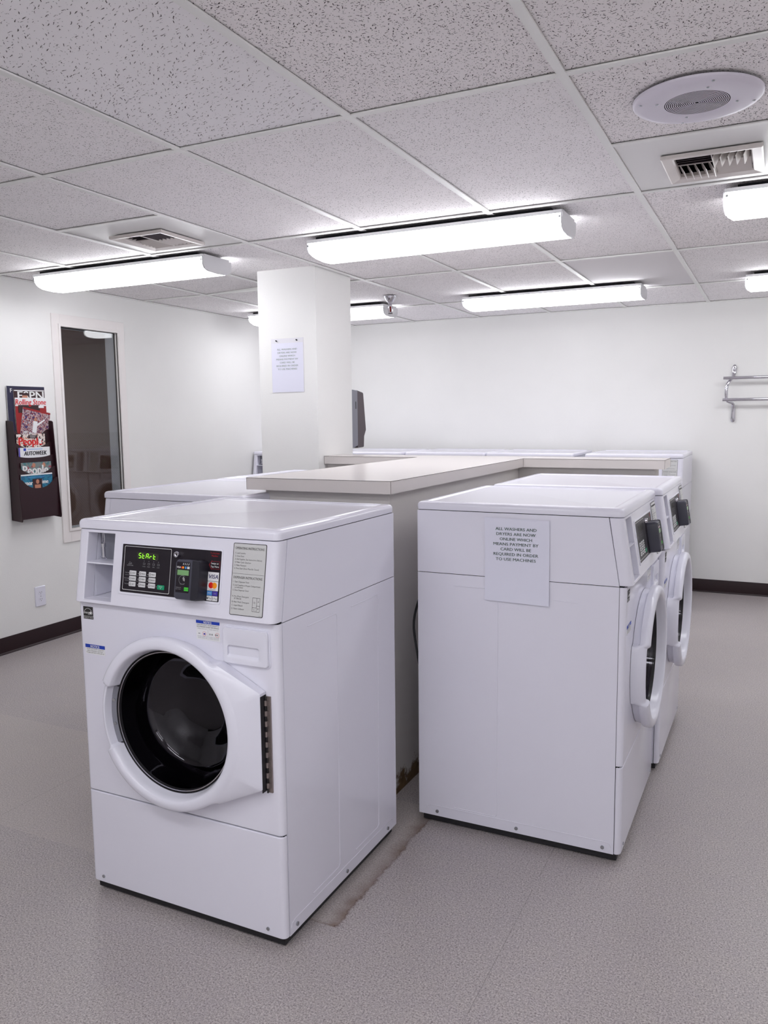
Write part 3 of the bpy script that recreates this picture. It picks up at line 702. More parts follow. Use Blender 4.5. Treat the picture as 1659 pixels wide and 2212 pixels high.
    # payment stickers
    def stick(x0, x1, z0, z1, m_, fn):
        mb = MB(); mb.box(x0, x1, zc(z0), zc(z1), .0007, .0012, m_, T)
        fn(mb, (x0+x1)/2, (zc(z0)+zc(z1))/2); mb.build('payment_sticker', root, smooth=False)
    def dd(mb, cx, cy, r_, off, m_, T_): mb.add([(cx+r_*math.cos(a*PI/16), cy+r_*math.sin(a*PI/16), off) for a in range(32)], [list(range(32))], m_, T_)
    stick(.4725, .5075, .9755, .9985, 'sticker', lambda mb, x, y: text_into(mb, 'VISA', .0150, T @ Matrix.Translation((x+.001, y-.005, .0014)), 'visa', bold=.0004, width=.029, shear=.2))
    def mc(mb, x, y):
        dd(mb, x-.0055, y+.0018, .0080, .0014, 'red', T); dd(mb, x+.0055, y+.0018, .0080, .0015, 'orange', T)
        pts = [(x+.0058*math.sin(t)*s_, y+.0018+.0058*math.cos(t)) for s_, t in []]
        a = math.acos(.0055/.0080); p1 = [(x-.0055+.008*math.cos(t), y+.0018+.008*math.sin(t)) for t in [(-a+2*a*i/8) for i in range(9)]]; p2 = [(x+.0055-.008*math.cos(t), y+.0018-.008*math.sin(t)) for t in [(-a+2*a*i/8) for i in range(1, 8)]]
        mb.add([(q_[0], q_[1], .0017) for q_ in p1+p2], [list(range(len(p1+p2)))], 'mid_orange', T)
        text_into(mb, 'mastercard', .0042, T @ Matrix.Translation((x, y-.0100, .0014)), 'ink')
    stick(.4725, .5075, .9510, .9745, 'sticker', mc)
    stick(.4725, .4890, .9385, .9500, 'sky', lambda mb, x, y: text_into(mb, 'AMEX', .0045, T @ Matrix.Translation((x, y-.001, .0014)), 'whiteink'))
    stick(.4905, .5070, .9385, .9500, 'purple', lambda mb, x, y: text_into(mb, 'pay', .0055, T @ Matrix.Translation((x, y-.001, .0014)), 'greyink'))
    def apple(mb, x, y): dd(mb, x-.0055, y-.0002, .0022, .0014, 'ink', T); text_into(mb, 'Pay', .0078, T @ Matrix.Translation((x+.0022, y-.0024, .0014)), 'ink')
    stick(.4725, .4890, .9255, .9375, 'sticker', apple)
    stick(.4905, .5070, .9255, .9375, 'sticker', lambda mb, x, y: text_into(mb, 'S·Pay', .0070, T @ Matrix.Translation((x, y-.0022, .0014)), 'ink', width=.0145))
    # instruction label
    mb = MB(); a0, a1, b0, b1 = .5475, .6495, zc(.8965), zc(1.0775)
    mb.loops([[(x, y, 0) for x, y in rrect(a0, a1, b0, b1, .004)], [(x, y, .0008) for x, y in rrect(a0, a1, b0, b1, .004)]], 'ink', T)
    flat(mb, rrect(a0+.0016, a1-.0016, b0+.0016, b1-.0016, .003), .0010, 'silverlabel')
    lab = mb.build('instruction_label', root, smooth=False)
    mb = MB()
    def tl(t_, x, z, s_, al='LEFT', wd=None, bold=0): text_into(mb, t_, s_, T @ Matrix.Translation((x, zc(z), .0012)), 'ink', al, bold=bold, width=wd)
    tl('OPERATING INSTRUCTIONS', .5985, 1.0620, .0085, 'CENTER', .088, .00012)
    rows = ['1. Load Laundry', '2. Close Door', '3. Add Supplies (See Instructions Below)', '4. Make Cycle Selection', '5. Make Payment', '6. Press Start (Door Must Be Closed)']
    wds = [.032, .028, .083, .050, .036, .075]
    for k, t_ in enumerate(rows): tl(t_, .5545, 1.0505-k*.0077, .0058, 'LEFT', wds[k])
    flat(mb, rect(.5500, .6465, 1.0005, 1.0011), .0012, 'ink')
    tl('DISPENSER INSTRUCTIONS', .5980, .9885, .0085, 'CENTER', .088, .00012)
    for k, (t_, z, wd) in enumerate((('1. Open Dispenser Door', .9785, .050), ('2. Load Supplies in Proper Compartment', .9700, .084), ('    as Indicated', .9645, .025), ('3. Close Dispenser Door', .9575, .050), ('A. Pre Wash Detergent', .9420, .051), ('    (If Offered)', .9365, .022), ('B. Main Wash Detergent', .9280, .053), ('C. Liquid Bleach', .9195, .034), ('D. Fabric Softener', .9110, .039))):
        tl(t_, .5535 + (.006 if t_[0] == ' ' else 0), z, .0058, 'LEFT', wd)
    def ln(x0, x1, z0, z1): flat(mb, rect(x0, x1, z0, z1), .0012, 'ink')
    X0, X1, X2, Z0, Z1 = .6165, .6290, .6395, .9095, .9445
    for q_ in ((X0, X2, Z0, Z0+.0008), (X0, X2, Z1-.0008, Z1), (X0, X0+.0008, Z0, Z1), (X2-.0008, X2, Z0, Z1), (X1, X1+.0008, Z0, Z1), (X0, X1, .9195, .9203), (X1, X2, .9245, .9253)): ln(*q_)
    for t_, x, z in (('D', .6230, .930), ('A', .6345, .933), ('C', .6230, .9125), ('B', .6345, .9155)): tl(t_, x, z, .0062, 'CENTER')
    tl('800210', .6420, .8990, .0026, 'CENTER')
    mb.build('label_lettering', lab, smooth=False)
    # stickers on the front
    def FF(x, z): return frame((x, 0, z), (1, 0, 0), (0, 0, 1))
    T0 = FF(0, 0)
    mb = MB(); mb.box(.021, .058, .8295, .8655, 0, .0006, 'ink', T0); mb.box(.021, .058, .8373, .8380, 0, .0008, 'whiteink', T0)
    for k in range(16):
        a0, a1 = k*PI/15-.05, (k+1)*PI/15-.05
        if k < 15: mb.add([(.0395+q_*math.cos(a), .846+q_*math.sin(a)*.92, .0009) for q_, a in ((.0150, a0), (.0150, a1), (.0160, a1), (.0160, a0))], [(0, 1, 2, 3)], 'whiteink', T0)
    text_into(mb, 'energy', .0110, T0 @ Matrix.Translation((.0355, .8450, .0009)), 'whiteink', width=.024, shear=.3)
    star = [( .0490+(.0068 if k % 2 == 0 else .0028)*math.sin(k*PI/5), .8475+(.0068 if k % 2 == 0 else .0028)*math.cos(k*PI/5), .0010) for k in range(10)]
    mb.add([(.0490, .8475, .001)]+star, [(0, 1+k, 1+(k+1) % 10) for k in range(10)], 'whiteink', T0)
    text_into(mb, 'ENERGY STAR', .0052, T0 @ Matrix.Translation((.0395, .8317, .0009)), 'whiteink', width=.034)
    mb.build('energy_sticker', root, smooth=False)
    mb = MB(); mb.box(.0215, .0960, .7275, .7555, 0, .0005, 'sticker', T0); mb.box(.0215, .0960, .7455, .7555, 0, .0008, 'blue', T0)
    text_into(mb, 'NOTICE', .0100, T0 @ Matrix.Translation((.059, .7470, .001)), 'whiteink', bold=.0004, width=.034)
    for k, (t_, wd) in enumerate((('DOOR LOCK LIGHT must go out', .064), ('before attempting to open door.', .060), ('To open, push door in then pull out.', .068))): text_into(mb, t_, .0050, T0 @ Matrix.Translation((.059, .7408-k*.0052, .0008)), 'ink', width=wd)
    mb.build('notice_sticker', root, smooth=False)
    mb = MB(); mb.box(.4265, .5030, .8150, .8665, 0, .0005, 'sticker', T0); mb.box(.4265, .5030, .8585, .8665, 0, .0008, 'blue', T0)
    text_into(mb, 'NOTICE', .0085, T0 @ Matrix.Translation((.4645, .8597, .001)), 'whiteink', bold=.0003, width=.026)
    for t_, z, wd in (('HIGH EFFICIENCY HE DETERGENT IS', .8535, .071), ('RECOMMENDED FOR BEST PERFORMANCE', .8480, .071)): text_into(mb, t_, .0050, T0 @ Matrix.Translation((.4647, z, .0008)), 'ink', width=wd)
    mb.box(.4645, .4649, .8165, .8465, 0, .0008, 'greyink', T0)
    for x in (.446, .4835):
        for z, wd in ((.8430, .030), (.8225, .032), (.8185, .030)): text_into(mb, 'WHEN USING HE', .0036, T0 @ Matrix.Translation((x, z, .0008)), 'greyink', width=wd)
    mb.box(.433, .439, .830, .8325, 0, .0008, 'greyink', T0); mb.box(.450, .456, .829, .833, 0, .0009, 'purple', T0)
    for cx in (.453, .495):
        mb.add([(cx+q_*math.cos(a*PI/10), .8315+q_*math.sin(a*PI/10), .0010) for q_ in (.0062, .0056) for a in range(20)], [(a, (a+1) % 20, 20+(a+1) % 20, 20+a) for a in range(20)], 'red', T0)
    for cx in (.471, .478, .490, .495): dd(mb, cx, .8315, .0025, .0008, 'greyink', T0)
    mb.build('notice_sticker', root, smooth=False)
    # detergent drawer
    xa, xb, za, zb = .5175, .6565, .7650, .8595
    mb = MB(); ln_ = rrect(xa-.004, xb+.004, za-.004, zb+.004, .011, 6)
    mb.loops([[(x, .003, z) for x, z in ln_], [(x, -.0016, z) for x, z in ln_], [(x*.99+.0059, -.0024, z*.99+.0081) for x, z in ln_]], 'plastic', cap0=False)
    dr = mb.build('detergent_drawer', root, smooth=False)
    def scoop(k, y): return rrect(.5320-k, .6305+k, .7800-k, .8135+k, .007+k*.5, 6)
    mb = MB(); o_ = rrect(xa, xb, za, zb, .009, 6)
    sc_ = [[(x, y, z) for x, z in pts] for y, pts in ((-.0024, o_), (-.0075, o_), (-.0095, [(x*.975+.0147, z*.975+.0203) for x, z in o_]), (-.0100, scoop(.002, 0)), (-.0090, scoop(0, 0)))]
    inner = scoop(0, 0); zt_, zb_ = .8135, .7800
    # the scoop slopes: deep under its upper edge, shallow at the lower lip
    deep = [(x, .030*min(1, max(0, (z-zb_-.003)/(zt_-zb_)*1.25))-.0085, z-.0015 if z > .8 else z+.0015) for x, z in inner]
    cen = [(.581+(x-.581)*.85, .026 if z > .8 else -.004, .8095 if z > .8 else .786) for x, z in inner]
    mb.loops(sc_+[deep, cen], 'plastic', cap0=False); mb.build('drawer_front', dr, ang=40)
    pu = MB().box(.525, .638, -.01, .036, .775, .819).build('cutter')
    mp_.modifiers.clear(); cut(mp_, [pu]); mb_ = low.modifiers
    cut(low, [pu])
    b = mp_.modifiers.new('bevel', 'BEVEL'); b.width = .0025; b.segments = 3; b.limit_method = 'ANGLE'; b.angle_limit = math.radians(60); b.harden_normals = True
    # door
    Rr = .240; hx, hz0, hz1 = .641-CX, .447-CZ, .702-CZ
    def tang(px, pz):
        D = math.hypot(px, pz); al = math.atan2(pz, px); return al, math.acos(Rr/D)
    def rout(th):
        d_ = (math.cos(th), math.sin(th)); best = Rr
        P = []
        a1_, b1_ = tang(hx, hz1); t1 = (Rr*math.cos(a1_+b1_), Rr*math.sin(a1_+b1_))
        a2_, b2_ = tang(hx, hz0); t2 = (Rr*math.cos(a2_-b2_), Rr*math.sin(a2_-b2_))
        for A, B in (((hx, hz1), t1), ((hx, hz0), (hx, hz1)), (t2, (hx, hz0))):
            ex, ez = B[0]-A[0], B[1]-A[1]; den = d_[0]*ez-d_[1]*ex
            if abs(den) < 1e-9: continue
            t_ = (A[0]*ez-A[1]*ex)/den; u_ = (A[0]*d_[1]-A[1]*d_[0])/den
            if t_ > 0 and -1e-6 <= u_ <= 1+1e-6: best = max(best, t_)
        return best
    N_ = 240; loops_ = []
    ths = [2*PI*i/N_ for i in range(N_)]
    for th in ths:
        ro = rout(th); deg = math.degrees(th)
        c_, s_ = math.cos(th), math.sin(th)
        hd = .030; ext = max(0, ro-Rr)
        kx = min(1, max(0, (ro*c_-.10)/(hx-.10))) if ext > 0 else 0
        dout = .0465*(1-kx)+hd*kx if ext > 0 else .044
        if 157 <= deg <= 207:
            t = min(1, (deg-157)/2.2, (207-deg)/2.2)
            def mixp(a, b): return a*(1-t)+b*t
            pr_ = [(mixp(.1985, .214), mixp(.018, .020)), (mixp(.2020, .2165), mixp(.036, .036)), (mixp(.2065, .2195), mixp(.050, .0440)), (mixp(.2115, .223), mixp(.0540, .0450)), (mixp(.2200, .228), mixp(.0545, .043)), (mixp(.2310, .234), mixp(.0525, .037)), (mixp(.2375, .240), mixp(.048, .029)), (mixp(.2400, .244), mixp(.040, .020)), (mixp(.2375, .245), mixp(.024, .012)), (mixp(.2290, .246), mixp(.0225, .006)), (mixp(.226, .2465), .001)]
        else:
            pr_ = [(.1985, .018), (.2020, .036), (.2065, .050), (.2115, .0540), (.2200, .0545), (.2310, .0525)]
            A_ = [(.2375, .048), (.2400, .040), (.2375, .024), (.2290, .0225), (.226, .001)]
            B_ = [(.2370, .0490), (.2405, .0475), (max(ro-.004, .2410), dout), (ro+.0005, dout-.004), (ro, .001)]
            t = min(1, ext/.010); t = t*t*(3-2*t)
            pr_ += [(a[0]*(1-t)+b[0]*t, a[1]*(1-t)+b[1]*t) for a, b in zip(A_, B_)]
        loops_.append((c_, s_, pr_))
    nl = 11
    mb = MB(); ls = [[(CX+loops_[i][0]*loops_[i][2][k][0], -loops_[i][2][k][1], CZ+loops_[i][1]*loops_[i][2][k][0]) for i in range(N_)] for k in range(nl)]
    mb.loops(ls, 'plastic', cap0=False, cap1=False); door = mb.build('door', root, ang=38)
    TD = frame((CX, 0, CZ), (1, 0, 0), (0, 0, 1))      # lathe axis out of the door
    MB().lathe([(.2040, .004), (.2000, .019), (.1975, .0215), (.1955, .0150), (.1935, .0195), (.1910, .0195), (.1890, .012)], 96, mats=['greypl', 'greypl', 'black', 'steel', 'chrome', 'black'], T=TD).build('door_gasket', door)
    MB().lathe([(.190, .016), (.1885, .008), (.185, -.020), (.175, -.050), (.166, -.072), (.158, -.080), (.133, -.088), (.110, -.097), (.095, -.109), (.074, -.115), (.034, -.118), (0.0001, -.119)], 96, 'smoke', T=TD).build('door_glass', door, ang=80)
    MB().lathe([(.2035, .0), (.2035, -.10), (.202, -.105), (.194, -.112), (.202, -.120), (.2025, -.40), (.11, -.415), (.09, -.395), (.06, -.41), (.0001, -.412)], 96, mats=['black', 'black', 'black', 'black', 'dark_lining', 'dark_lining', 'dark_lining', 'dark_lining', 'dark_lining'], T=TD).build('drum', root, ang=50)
    mb = MB(); ar_ = [math.radians(159+46*i/14) for i in range(15)]
    for i in range(14):
        a0, a1 = ar_[i], ar_[i+1]
        mb.add([(CX+r_*math.cos(a), -y, CZ+r_*math.sin(a)) for r_, y in ((.199, .018), (.2170, .024)) for a in (a0, a1)], [(0, 1, 3, 2)], 'greypl')
    for a in (171, 190):
        p = Vector((CX+.2085*math.cos(math.radians(a)), -.0200, CZ+.2085*math.sin(math.radians(a)))); mb.cyl(p, p+Vector((.001, -.003, 0)), .0045, 12, 'screw')
    mb.build('door_grip_plate', door)
    mb = MB(); mb.box(.6425, .6575, -.0045, .0, .434, .690, 'hinge'); mb.box(.6405, .6425, -.026, -.001, .440, .694, 'black')
    for k in range(9):
        z = .447+k*.0275; mb.cyl((.6450, -.0075, z), (.6450, -.0075, z+.0135), .0042, 12, 'hinge'); mb.box(.6450, .6535, -.0068, -.004, z, z+.0135, 'hinge')
    mb.cyl((.6450, -.0075, .434), (.6450, -.0075, .690), .0024, 10, 'black')
    mb.build('door_hinge', door)
    for c in (pocket, bore, pu): bpy.data.objects.remove(c)
    return root
def kids(o): return [c for c in bpy.data.objects if c.parent is o]
def copy_tree(o, parent=None, skip=()):
    c = o.copy(); COL.objects.link(c)
    if parent: c.parent = parent
    for ch in kids(o):
        if ch.name.split('.')[0] not in skip: copy_tree(ch, c, skip)
    return c
W1 = make_washer('nearest washing machine, front facing the camera, green START on its display')
W1.location = (-.045, -.470, 0)
def dim(o):
    for ch in kids(o):
        if ch.name.startswith('display_window'):
            ch.data = DIM_WINDOW
        dim(ch)
DIM_WINDOW = None
def place(x, y, rz, label, skip=()):
    global DIM_WINDOW
    c = copy_tree(W1, None, skip)
    if DIM_WINDOW is None:
        src = [o for o in bpy.data.objects if o.name.startswith('display_window')][0]
        DIM_WINDOW = src.data.copy()
        for i, mm in enumerate(DIM_WINDOW.materials):
            if mm.name == 'led_green': DIM_WINDOW.materials[i] = M['blackgloss']
    dim(c)
    c.location = (x, y, 0); c.rotation_euler = (0, 0, rz); c['label'] = label; return c
place(1.355, .319, PI/2, 'white washing machine at right with a paper notice taped to its side')
place(1.372, 1.062, PI/2, 'second machine of the right row, just behind the one with the notice')
place(-.668, .930, -PI/2, 'machine facing the left wall, directly behind the nearest washer')
place(-.668, 1.640, -PI/2, 'machine facing the left wall, farther one, tucked before the pillar')
far = ('far back-wall machine at the right end of the row, clear of the counter', 'far back-wall machine, second from the right end of the row', 'far back-wall machine, third from the right end, lid just above the counter', 'far back-wall machine just right of the pillar, mostly hidden', 'far back-wall machine in the left corner, coin latch showing left of the pillar')
for x, y, lb in zip((.462, -.306, -1.000, -1.694, -2.385), (3.865, 3.865, 3.865, 3.80, 3.705), far):
    place(x, y, 0, lb, skip=('screw', 'foot', 'pressed_bead', 'drum', 'energy_sticker', 'notice_sticker'))

# ------------------------------------------------------------------ countertop on the low walls
ct = empty('countertop', (.258, 1.2, 1.130)); tag(ct, 'cream laminate counter top on the low island wall, long arm with a rear crossbar', 'countertop')
def ctx(mb, x0, x1, y0, y1, z0, z1, m_): mb.box(x0-.258, x1-.258, y0-1.2, y1-1.2, z0-1.13, z1-1.13, m_)
CT = 1.1745; cx0, cx1, cy0 = -.043, .557, .362; ly0, ly1, lx0, lx1 = 1.955, 2.180, PX1+.002, 1.256
mb = MB(); poly = [(cx0, cy0), (cx1, cy0), (cx1, ly0), (lx1, ly0), (lx1, ly1), (lx0, ly1), (lx0, ly0), (cx0, ly0)]
mb.prism([(a-.258, b-1.2) for a, b in poly], 0, CT-1.13-.0012, 'z', 'lamedge'); mb.build('counter_edge', ct, smooth=False)
mb = MB(); mb.prism([(a-.258, b-1.2) for a, b in poly], CT-1.13-.0010, CT-1.13, 'z', 'lam'); mb.build('counter_surface', ct, smooth=False)
mb = MB(); t = .0006
def edge(a, b):
    x0, x1 = sorted((a[0], b[0])); y0, y1 = sorted((a[1], b[1]))
    ctx(mb, x0-t, x1+t, y0-t, y1+t, CT-.0014, CT+.0002, 'seam')
for i in range(len(poly)): edge(poly[i], poly[(i+1) % len(poly)])
for p in poly: ctx(mb, p[0]-t*.8, p[0]+t*.8, p[1]-t*.8, p[1]+t*.8, 1.1302, CT, 'seam')
mb.build('laminate_seam', ct, smooth=False)

# ------------------------------------------------------------------ payment terminal on the back of the pillar
tm = empty('payment_terminal', (-.64, PY1+.001, 1.2)); tag(tm, 'dark grey payment terminal mounted on the rear face of the pillar', 'terminal')
def tp(pts): return [(a-PY1-.001, b-1.2) for a, b in pts]
MB().prism(tp([(PY1+.001, 1.206), (2.385, 1.222), (2.385, 1.564), (PY1+.001, 1.568)]), -.30, .001, 'x', 'greypl').box(.0012, .0016, .045, .055, .25, .295, 'black').build('mounting_plate', tm)
MB().prism(tp([(2.3855, 1.206), (2.466, 1.209), (2.470, 1.214), (2.476, 1.278), (2.502, 1.318), (2.470, 1.545), (2.464, 1.553), (2.3855, 1.566)]), -.30, -.0005, 'x', 'darkpl_slat_shade').build('terminal_housing', tm, bevel=.003)

# ------------------------------------------------------------------ paper notices
LINES = ['ALL WASHERS AND', 'DRYERS ARE NOW', 'ONLINE WHICH', 'MEANS PAYMENT BY', 'CARD WILL BE', 'REQUIRED IN ORDER', 'TO USE MACHINES']
LW = [.133, .127, .104, .146, .099, .145, .130]
nt_ = empty('paper_notice', (1.016, .3158, .938)); tag(nt_, 'white paper notice with grey capitals taped on the side of the right washer', 'notice', 'paper notices about card payment')
T = frame((0, 0, 0), (1, 0, 0), (0, 0, 1))
mb = MB(); nx, nz = 14, 16; vs = []
for j_ in range(nz+1):
    for i_ in range(nx+1):
        u, v = i_/nx, j_/nz
        lift = .0008+.0022*max(0, 1-v/.35)**2+.0009*max(0, u-.6)**2/.16*(1-v*.6)
        vs.append((-.105+.210*u+.002*(1-v), -.1345+.269*v-.003*u, lift))
mb.add(vs, [(j_*(nx+1)+i_, j_*(nx+1)+i_+1, (j_+1)*(nx+1)+i_+1, (j_+1)*(nx+1)+i_) for j_ in range(nz) for i_ in range(nx)], 'paper', T)
o = mb.build('sheet', nt_, smooth=False); so = o.modifiers.new('s', 'SOLIDIFY'); so.thickness = .0003
mb = MB()
for k, t_ in enumerate(LINES): text_into(mb, t_, .0133, T @ Matrix.Translation((-.002, .0955-k*.01615, .0016)), 'signink', bold=.00032, width=LW[k])
mb.build('notice_lettering', nt_, smooth=False)
n2_ = empty('paper_notice', (-.832, PY0-.0008, 1.700)); tag(n2_, 'paper notice in a clear sleeve pinned with two tacks to the pillar', 'notice', 'paper notices about card payment')
mb = MB(); mb.box(-.1105, .1085, -.155, .155, 0, .0012, 'sleeve', T); mb.build('sleeve', n2_, smooth=False)
mb = MB(); mb.box(-.1075, .1065, -.152, .128, .0013, .0017, 'paper', T); mb.build('sheet', n2_, smooth=False)
mb = MB()
for k, t_ in enumerate(LINES): text_into(mb, t_, .0133, T @ Matrix.Translation((-.002, .088-k*.0188, .0020)), 'signink2', bold=.0003, width=LW[k]*1.02)
mb.build('notice_lettering', n2_, smooth=False)
for x in (-.072, .066):
    MB().cyl((x, -.0012, .141), (x+.002, -.013, .143), .0042, 10, 'black', .0036).build('tack', n2_)

# power cord behind the right machine
mb = MB(); pts = []
for k in range(26):
    u = k/25; z = .80-.27*u; pts.append((.6735-.026*math.sin(PI*u)*(1+.25*math.sin(5*u)), .345+.01*math.sin(4*u), z))
mb.tube(pts, .0042, 8, 'black'); tag(mb.build('power_cord'), 'black power cord bulging out behind the right washer', 'cord')
# outlet
ou = empty('wall_outlet', (XL, 1.403, .300)); tag(ou, 'white double wall outlet low on the left wall', 'outlet')
TO = frame((0, 0, 0), (0, -1, 0), (0, 0, 1)); TO = frame((0, 0, 0), (0, 1, 0), (0, 0, 1))
mb = MB(); ls = [[(x, y, z) for x, y in rrect(-.040+i_, .040-i_, -.063+i_, .063-i_, .004)] for i_, z in ((0, .0), (0, .004), (.003, .007))]; mb.loops(ls, 'plastic', TO); mb.build('cover_plate', ou)
for z in (.0215, -.0215):
    mb = MB(); pts = [(.0165*math.cos(a*PI/12)*1.0, z+max(-.0135, min(.0135, .0165*math.sin(a*PI/12)))) for a in range(24)]
    mb.loops([[(a, b, .006) for a, b in pts], [(a, b, .0083) for a, b in pts]], 'plastic', TO)
    for x in (-.0065, .0065): mb.box(x-.0012, x+.0012, z, z+.0075, .0080, .0086, 'ink', TO)
    mb.box(-.002, .002, z-.009, z-.005, .0080, .0086, 'ink', TO); mb.build('socket', ou)
MB().cyl((.006, 0, 0), (.0085, 0, 0), .003, 10, 'screw').build('screw', ou)

# rail on the back wall
rl = empty('wall_rail', (1.42, YB, 1.55)); tag(rl, 'chrome double-bar rail with a curved bracket on the back wall', 'rail')
def bracket(x):
    mb = MB(); P = [(0, -.008, .215), (0, -.014, .200), (-.001, -.013, .165), (-.002, -.020, .130), (-.012, -.045, .108), (-.038, -.068, .085), (-.047, -.075, .050), (-.049, -.076, 0), (-.047, -.072, -.045), (-.042, -.062, -.064), (-.010, -.038, -.070), (.001, -.018, -.082), (.002, -.014, -.120), (.002, -.013, -.170), (.002, -.014, -.205), (.002, -.008, -.219)]
    R_ = [.008, .017, .017, .012, .011, .011, .013, .013, .012, .012, .011, .013, .014, .015, .018, .009]
    pts = [Vector(p) for p in P]; n = 14; ls = []
    for i, p in enumerate(pts):
        d = (pts[min(i+1, len(pts)-1)]-pts[max(i-1, 0)]).normalized(); s_ = Vector((0, -1, 0)); s_ = (s_-d*s_.dot(d)).normalized(); b = d.cross(s_)
        ls.append([p+Vector((x, 0, 0))+s_*.0085*math.cos(2*PI*k/n)+b*R_[i]*math.sin(2*PI*k/n) for k in range(n)])
    mb.loops(ls, 'chrome')
    for z in (.180, -.185): mb.cyl((x, -.014, z), (x, -.026, z), .006, 12, 'screw')
    mb.cyl((x-.02, -.05, .108), (x-.02, -.085, .108), .010, 12, 'chrome')
    o = mb.build('bracket', rl); sb = o.modifiers.new('s', 'SUBSURF'); sb.levels = 1; sb.render_levels = 1
bracket(0); bracket(1.15)
for z in (.112, -.050): MB().cyl((-.072, -.082, z), (1.23, -.082, z), .0115, 20, 'chrome').build('rail_bar', rl)

# ------------------------------------------------------------------ magazine rack and magazines
RY0, RY1 = 1.232, 1.530; RB = XL
rk = empty('magazine_rack', (RB, (RY0+RY1)/2, .80)); tag(rk, 'dark maroon five-pocket magazine rack on the left wall', 'rack')
ry = (RY0+RY1)/2
def rloc(x, y, z): return (x, y-ry, z-.80)
MB().box(.001, .008, RY0-ry, RY1-ry, .0, .60, 'rack').build('rack_back', rk, bevel=.001)
side = [(.001, .0), (.088, -.008), (.092, .004), (.060, .590), (.050, .597), (.001, .600)]
for y0, y1 in ((RY0, RY0+.006), (RY1-.006, RY1)):
    MB().prism(side, y0-ry, y1-ry, 'y', 'rack').build('side_panel', rk, bevel=.001)
pock = [(1.345, .030), (1.268, .042), (1.186, .054), (1.116, .066), (1.046, .078)]    # z of the shoulders, x of the lip
pw0, pw1 = RY0+.0065-ry, RY1-.0065-ry
for k, (zt, xf) in enumerate(pock):
    zb = (zt-.150) if k < 4 else .805
    n = 24; dip = (.040, .034, .012, .040, .058)[k]; mb = MB(); vs = []
    for i in range(n+1):
        y = pw0+(pw1-pw0)*i/n; u = (i/n-.5)*2
        a = max(0, 1-(abs(u)/.86)**2.6); z1 = zt-.80-dip*a
        xt = xf; xb_ = xf
        vs += [(xt, y, z1), (xb_, y, zb-.80), (xt-.0025, y, z1), (xb_-.0025, y, zb-.80)]
    fs = []
    for i in range(n):
        a = i*4; b = a+4; fs += [(a, a+1, b+1, b), (a+2, b+2, b+3, a+3), (a, b, b+2, a+2), (a+1, a+3, b+3, b+1)]
    mb.add(vs, fs, 'rack'); mb.build('pocket', rk)
def magazine(yc, zc_, xf, wd, ht, roll, label, cover, deco, thick=.003, lean=0):
    """front cover faces +x; origin at its bottom"""
    root = empty('magazine', (RB+xf, yc, zc_)); root.rotation_euler = (roll, -lean, 0)
    tag(root, label, 'magazine', 'magazines in the wall rack')
    # width along y, height up z
    MB().box(-thick, 0, -wd/2, wd/2, 0, ht, 'sticker').box(0, .0006, -wd/2, wd/2, 0, ht, cover).build('cover', root)
    T = frame((.0010, 0, 0), (0, 1, 0), (0, 0, 1)); mb = MB(); deco(mb, T, wd, ht)
    if mb.v: mb.build('cover_lettering', root, smooth=False)
    return root
def Rct(mb, T, x0, x1, y0, y1, m_, off=.0): mb.add([(x0, y0, off), (x1, y0, off), (x1, y1, off), (x0, y1, off)], [(0, 1, 2, 3)], m_, T)
def Tx(mb, T, t, s, x, y, m_, w=None, bold=0, sh=0, off=.0006): text_into(mb, t, s, T @ Matrix.Translation((x, y, off)), m_, bold=bold, width=w, shear=sh)
def d_f(mb, T, w, h): Tx(mb, T, 'F', .035, -w/2+.028, h-.038, 'whiteink', bold=.001)
def d_e(mb, T, w, h):
    Rct(mb, T, -w/2+.004, w/2-.004, h-.010, h-.004, 'sticker'); Tx(mb, T, 'ESPN', .070, .010, h-.060, 'whiteink', .190, .002)
    mb.add([(-.035+.020*math.cos(a*PI/10), h-.048+.026*math.sin(a*PI/10), .0009) for a in range(20)], [list(range(20))], 'skin', T); Rct(mb, T, -.054, -.018, h-.036, h-.022, 'covdark', .0011)
def d_rs(mb, T, w, h):
    Rct(mb, T, -w/2, w/2, h-.05, h, 'sticker'); Tx(mb, T, 'Rolling Stone', .048, 0, h-.042, 'red', .225, .001, .15, .0012); Rct(mb, T, -w/2+.02, w/2-.05, h-.09, h-.044, 'covdark', .0008); Rct(mb, T, .055, .095, h-.062, h-.048, 'sticker', .001)
def d_sp(mb, T, w, h):
    Rct(mb, T, -w/2, w/2, h-.012, h, 'covred'); Tx(mb, T, 'WORLD CLASS', .028, 0, h-.160, 'whiteink', .175, .0008)
    Rct(mb, T, -.02, .012, h-.14, h-.07, 'sticker', .0004)
    mb.add([(-.005+.010*math.cos(a*PI/10), h-.058+.012*math.sin(a*PI/10), .0006) for a in range(20)], [list(range(20))], 'skin', T)
    mb.add([(.010, h-.085, .0006), (.062, h-.045, .0006), (.066, h-.052, .0006), (.014, h-.097, .0006)], [(0, 1, 2, 3)], 'sticker', T)
def d_p1(mb, T, w, h):
    Tx(mb, T, 'People', .072, -.005, h-.068, 'red', .170, .003); Rct(mb, T, -.020, .045, h-.026, h-.006, 'covdark', .0010); Rct(mb, T, -.012, .036, h-.0125, h-.0105, 'whiteink', .0014); Rct(mb, T, -.008, .030, h-.020, h-.018, 'whiteink', .0014); Rct(mb, T, .055, .075, h-.060, h-.030, 'sticker', .0010)
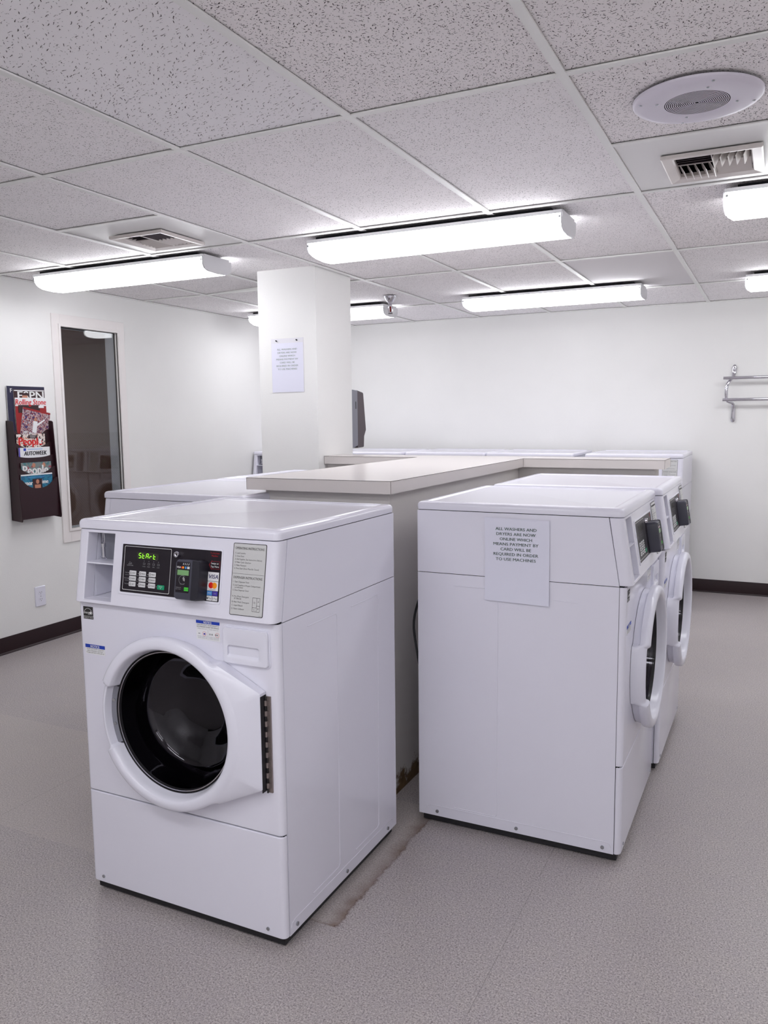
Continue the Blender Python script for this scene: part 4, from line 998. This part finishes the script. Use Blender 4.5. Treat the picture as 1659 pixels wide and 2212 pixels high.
def d_aw(mb, T, w, h):
    Rct(mb, T, -w/2, w/2, h-.060, h, 'sticker', .0002); Tx(mb, T, 'AUTOWEEK', .036, .006, h-.048, 'ink', .168, .0018, .2); Rct(mb, T, -.080, -.062, h-.020, h-.004, 'blue', .0006); Rct(mb, T, -.05, .06, h-.013, h-.010, 'sky', .0006); Rct(mb, T, -w/2, -w/2+.01, h-.060, h, 'purple', .0006)
def d_p2(mb, T, w, h):
    Tx(mb, T, 'People', .078, -.008, h-.072, 'whiteink', .185, .003)
    for cx in (-.02, .055): mb.add([(cx+.012*math.cos(a*PI/10), h-.018+.014*math.sin(a*PI/10), .0004) for a in range(20)], [list(range(20))], 'skin', T)
def d_pm(mb, T, w, h):
    Rct(mb, T, -w/2, w/2, h-.008, h, 'sticker', .0004); Rct(mb, T, -.075, .055, h-.022, h-.019, 'sky', .0006); Tx(mb, T, 'sports', .040, -.052, h-.066, 'whiteink', .075, .0015); Tx(mb, T, 'time', .036, .052, h-.062, 'whiteink', .060, .0015)
    Rct(mb, T, -.034, .036, h-.092, h-.030, 'covdark', .0009); mb.add([(.002+.012*math.cos(a*PI/10), h-.048+.014*math.sin(a*PI/10), .0012) for a in range(20)], [list(range(20))], 'skin', T); Rct(mb, T, -.02, .024, h-.092, h-.066, 'skin', .0012)
G = []
magazine(1.381, 1.330, .0125, .274, .276, 0, 'rearmost navy magazine in the top pocket of the rack', 'covnavy', d_f)
magazine(1.403, 1.310, .0165, .228, .278, .01, 'magazine with big white letters over a face, in the top pocket', 'covdark', d_e)
magazine(1.406, 1.285, .0205, .228, .253, .01, 'magazine with red italic title on white, leaning in the top pocket', 'covred', d_rs)
magazine(1.402, 1.245, .0250, .204, .222, -.185, 'tilted sports magazine with a white-shirted player, front of the top pocket', 'pic1', d_sp)
magazine(1.374, 1.180, .0385, .210, .138, 0, 'magazine with large red title in the second pocket', 'pic2', d_p1)
magazine(1.384, 1.110, .0505, .232, .127, 0, 'white magazine with bold black slanted title in the middle pocket', 'sticker', d_aw)
magazine(1.382, 1.024, .0625, .222, .122, 0, 'magazine with large white title over grey faces in the fourth pocket', 'pic4', d_p2)
magazine(1.370, .934, .0745, .232, .142, 0, 'teal blue magazine in the lowest pocket of the rack', 'pic3', d_pm)
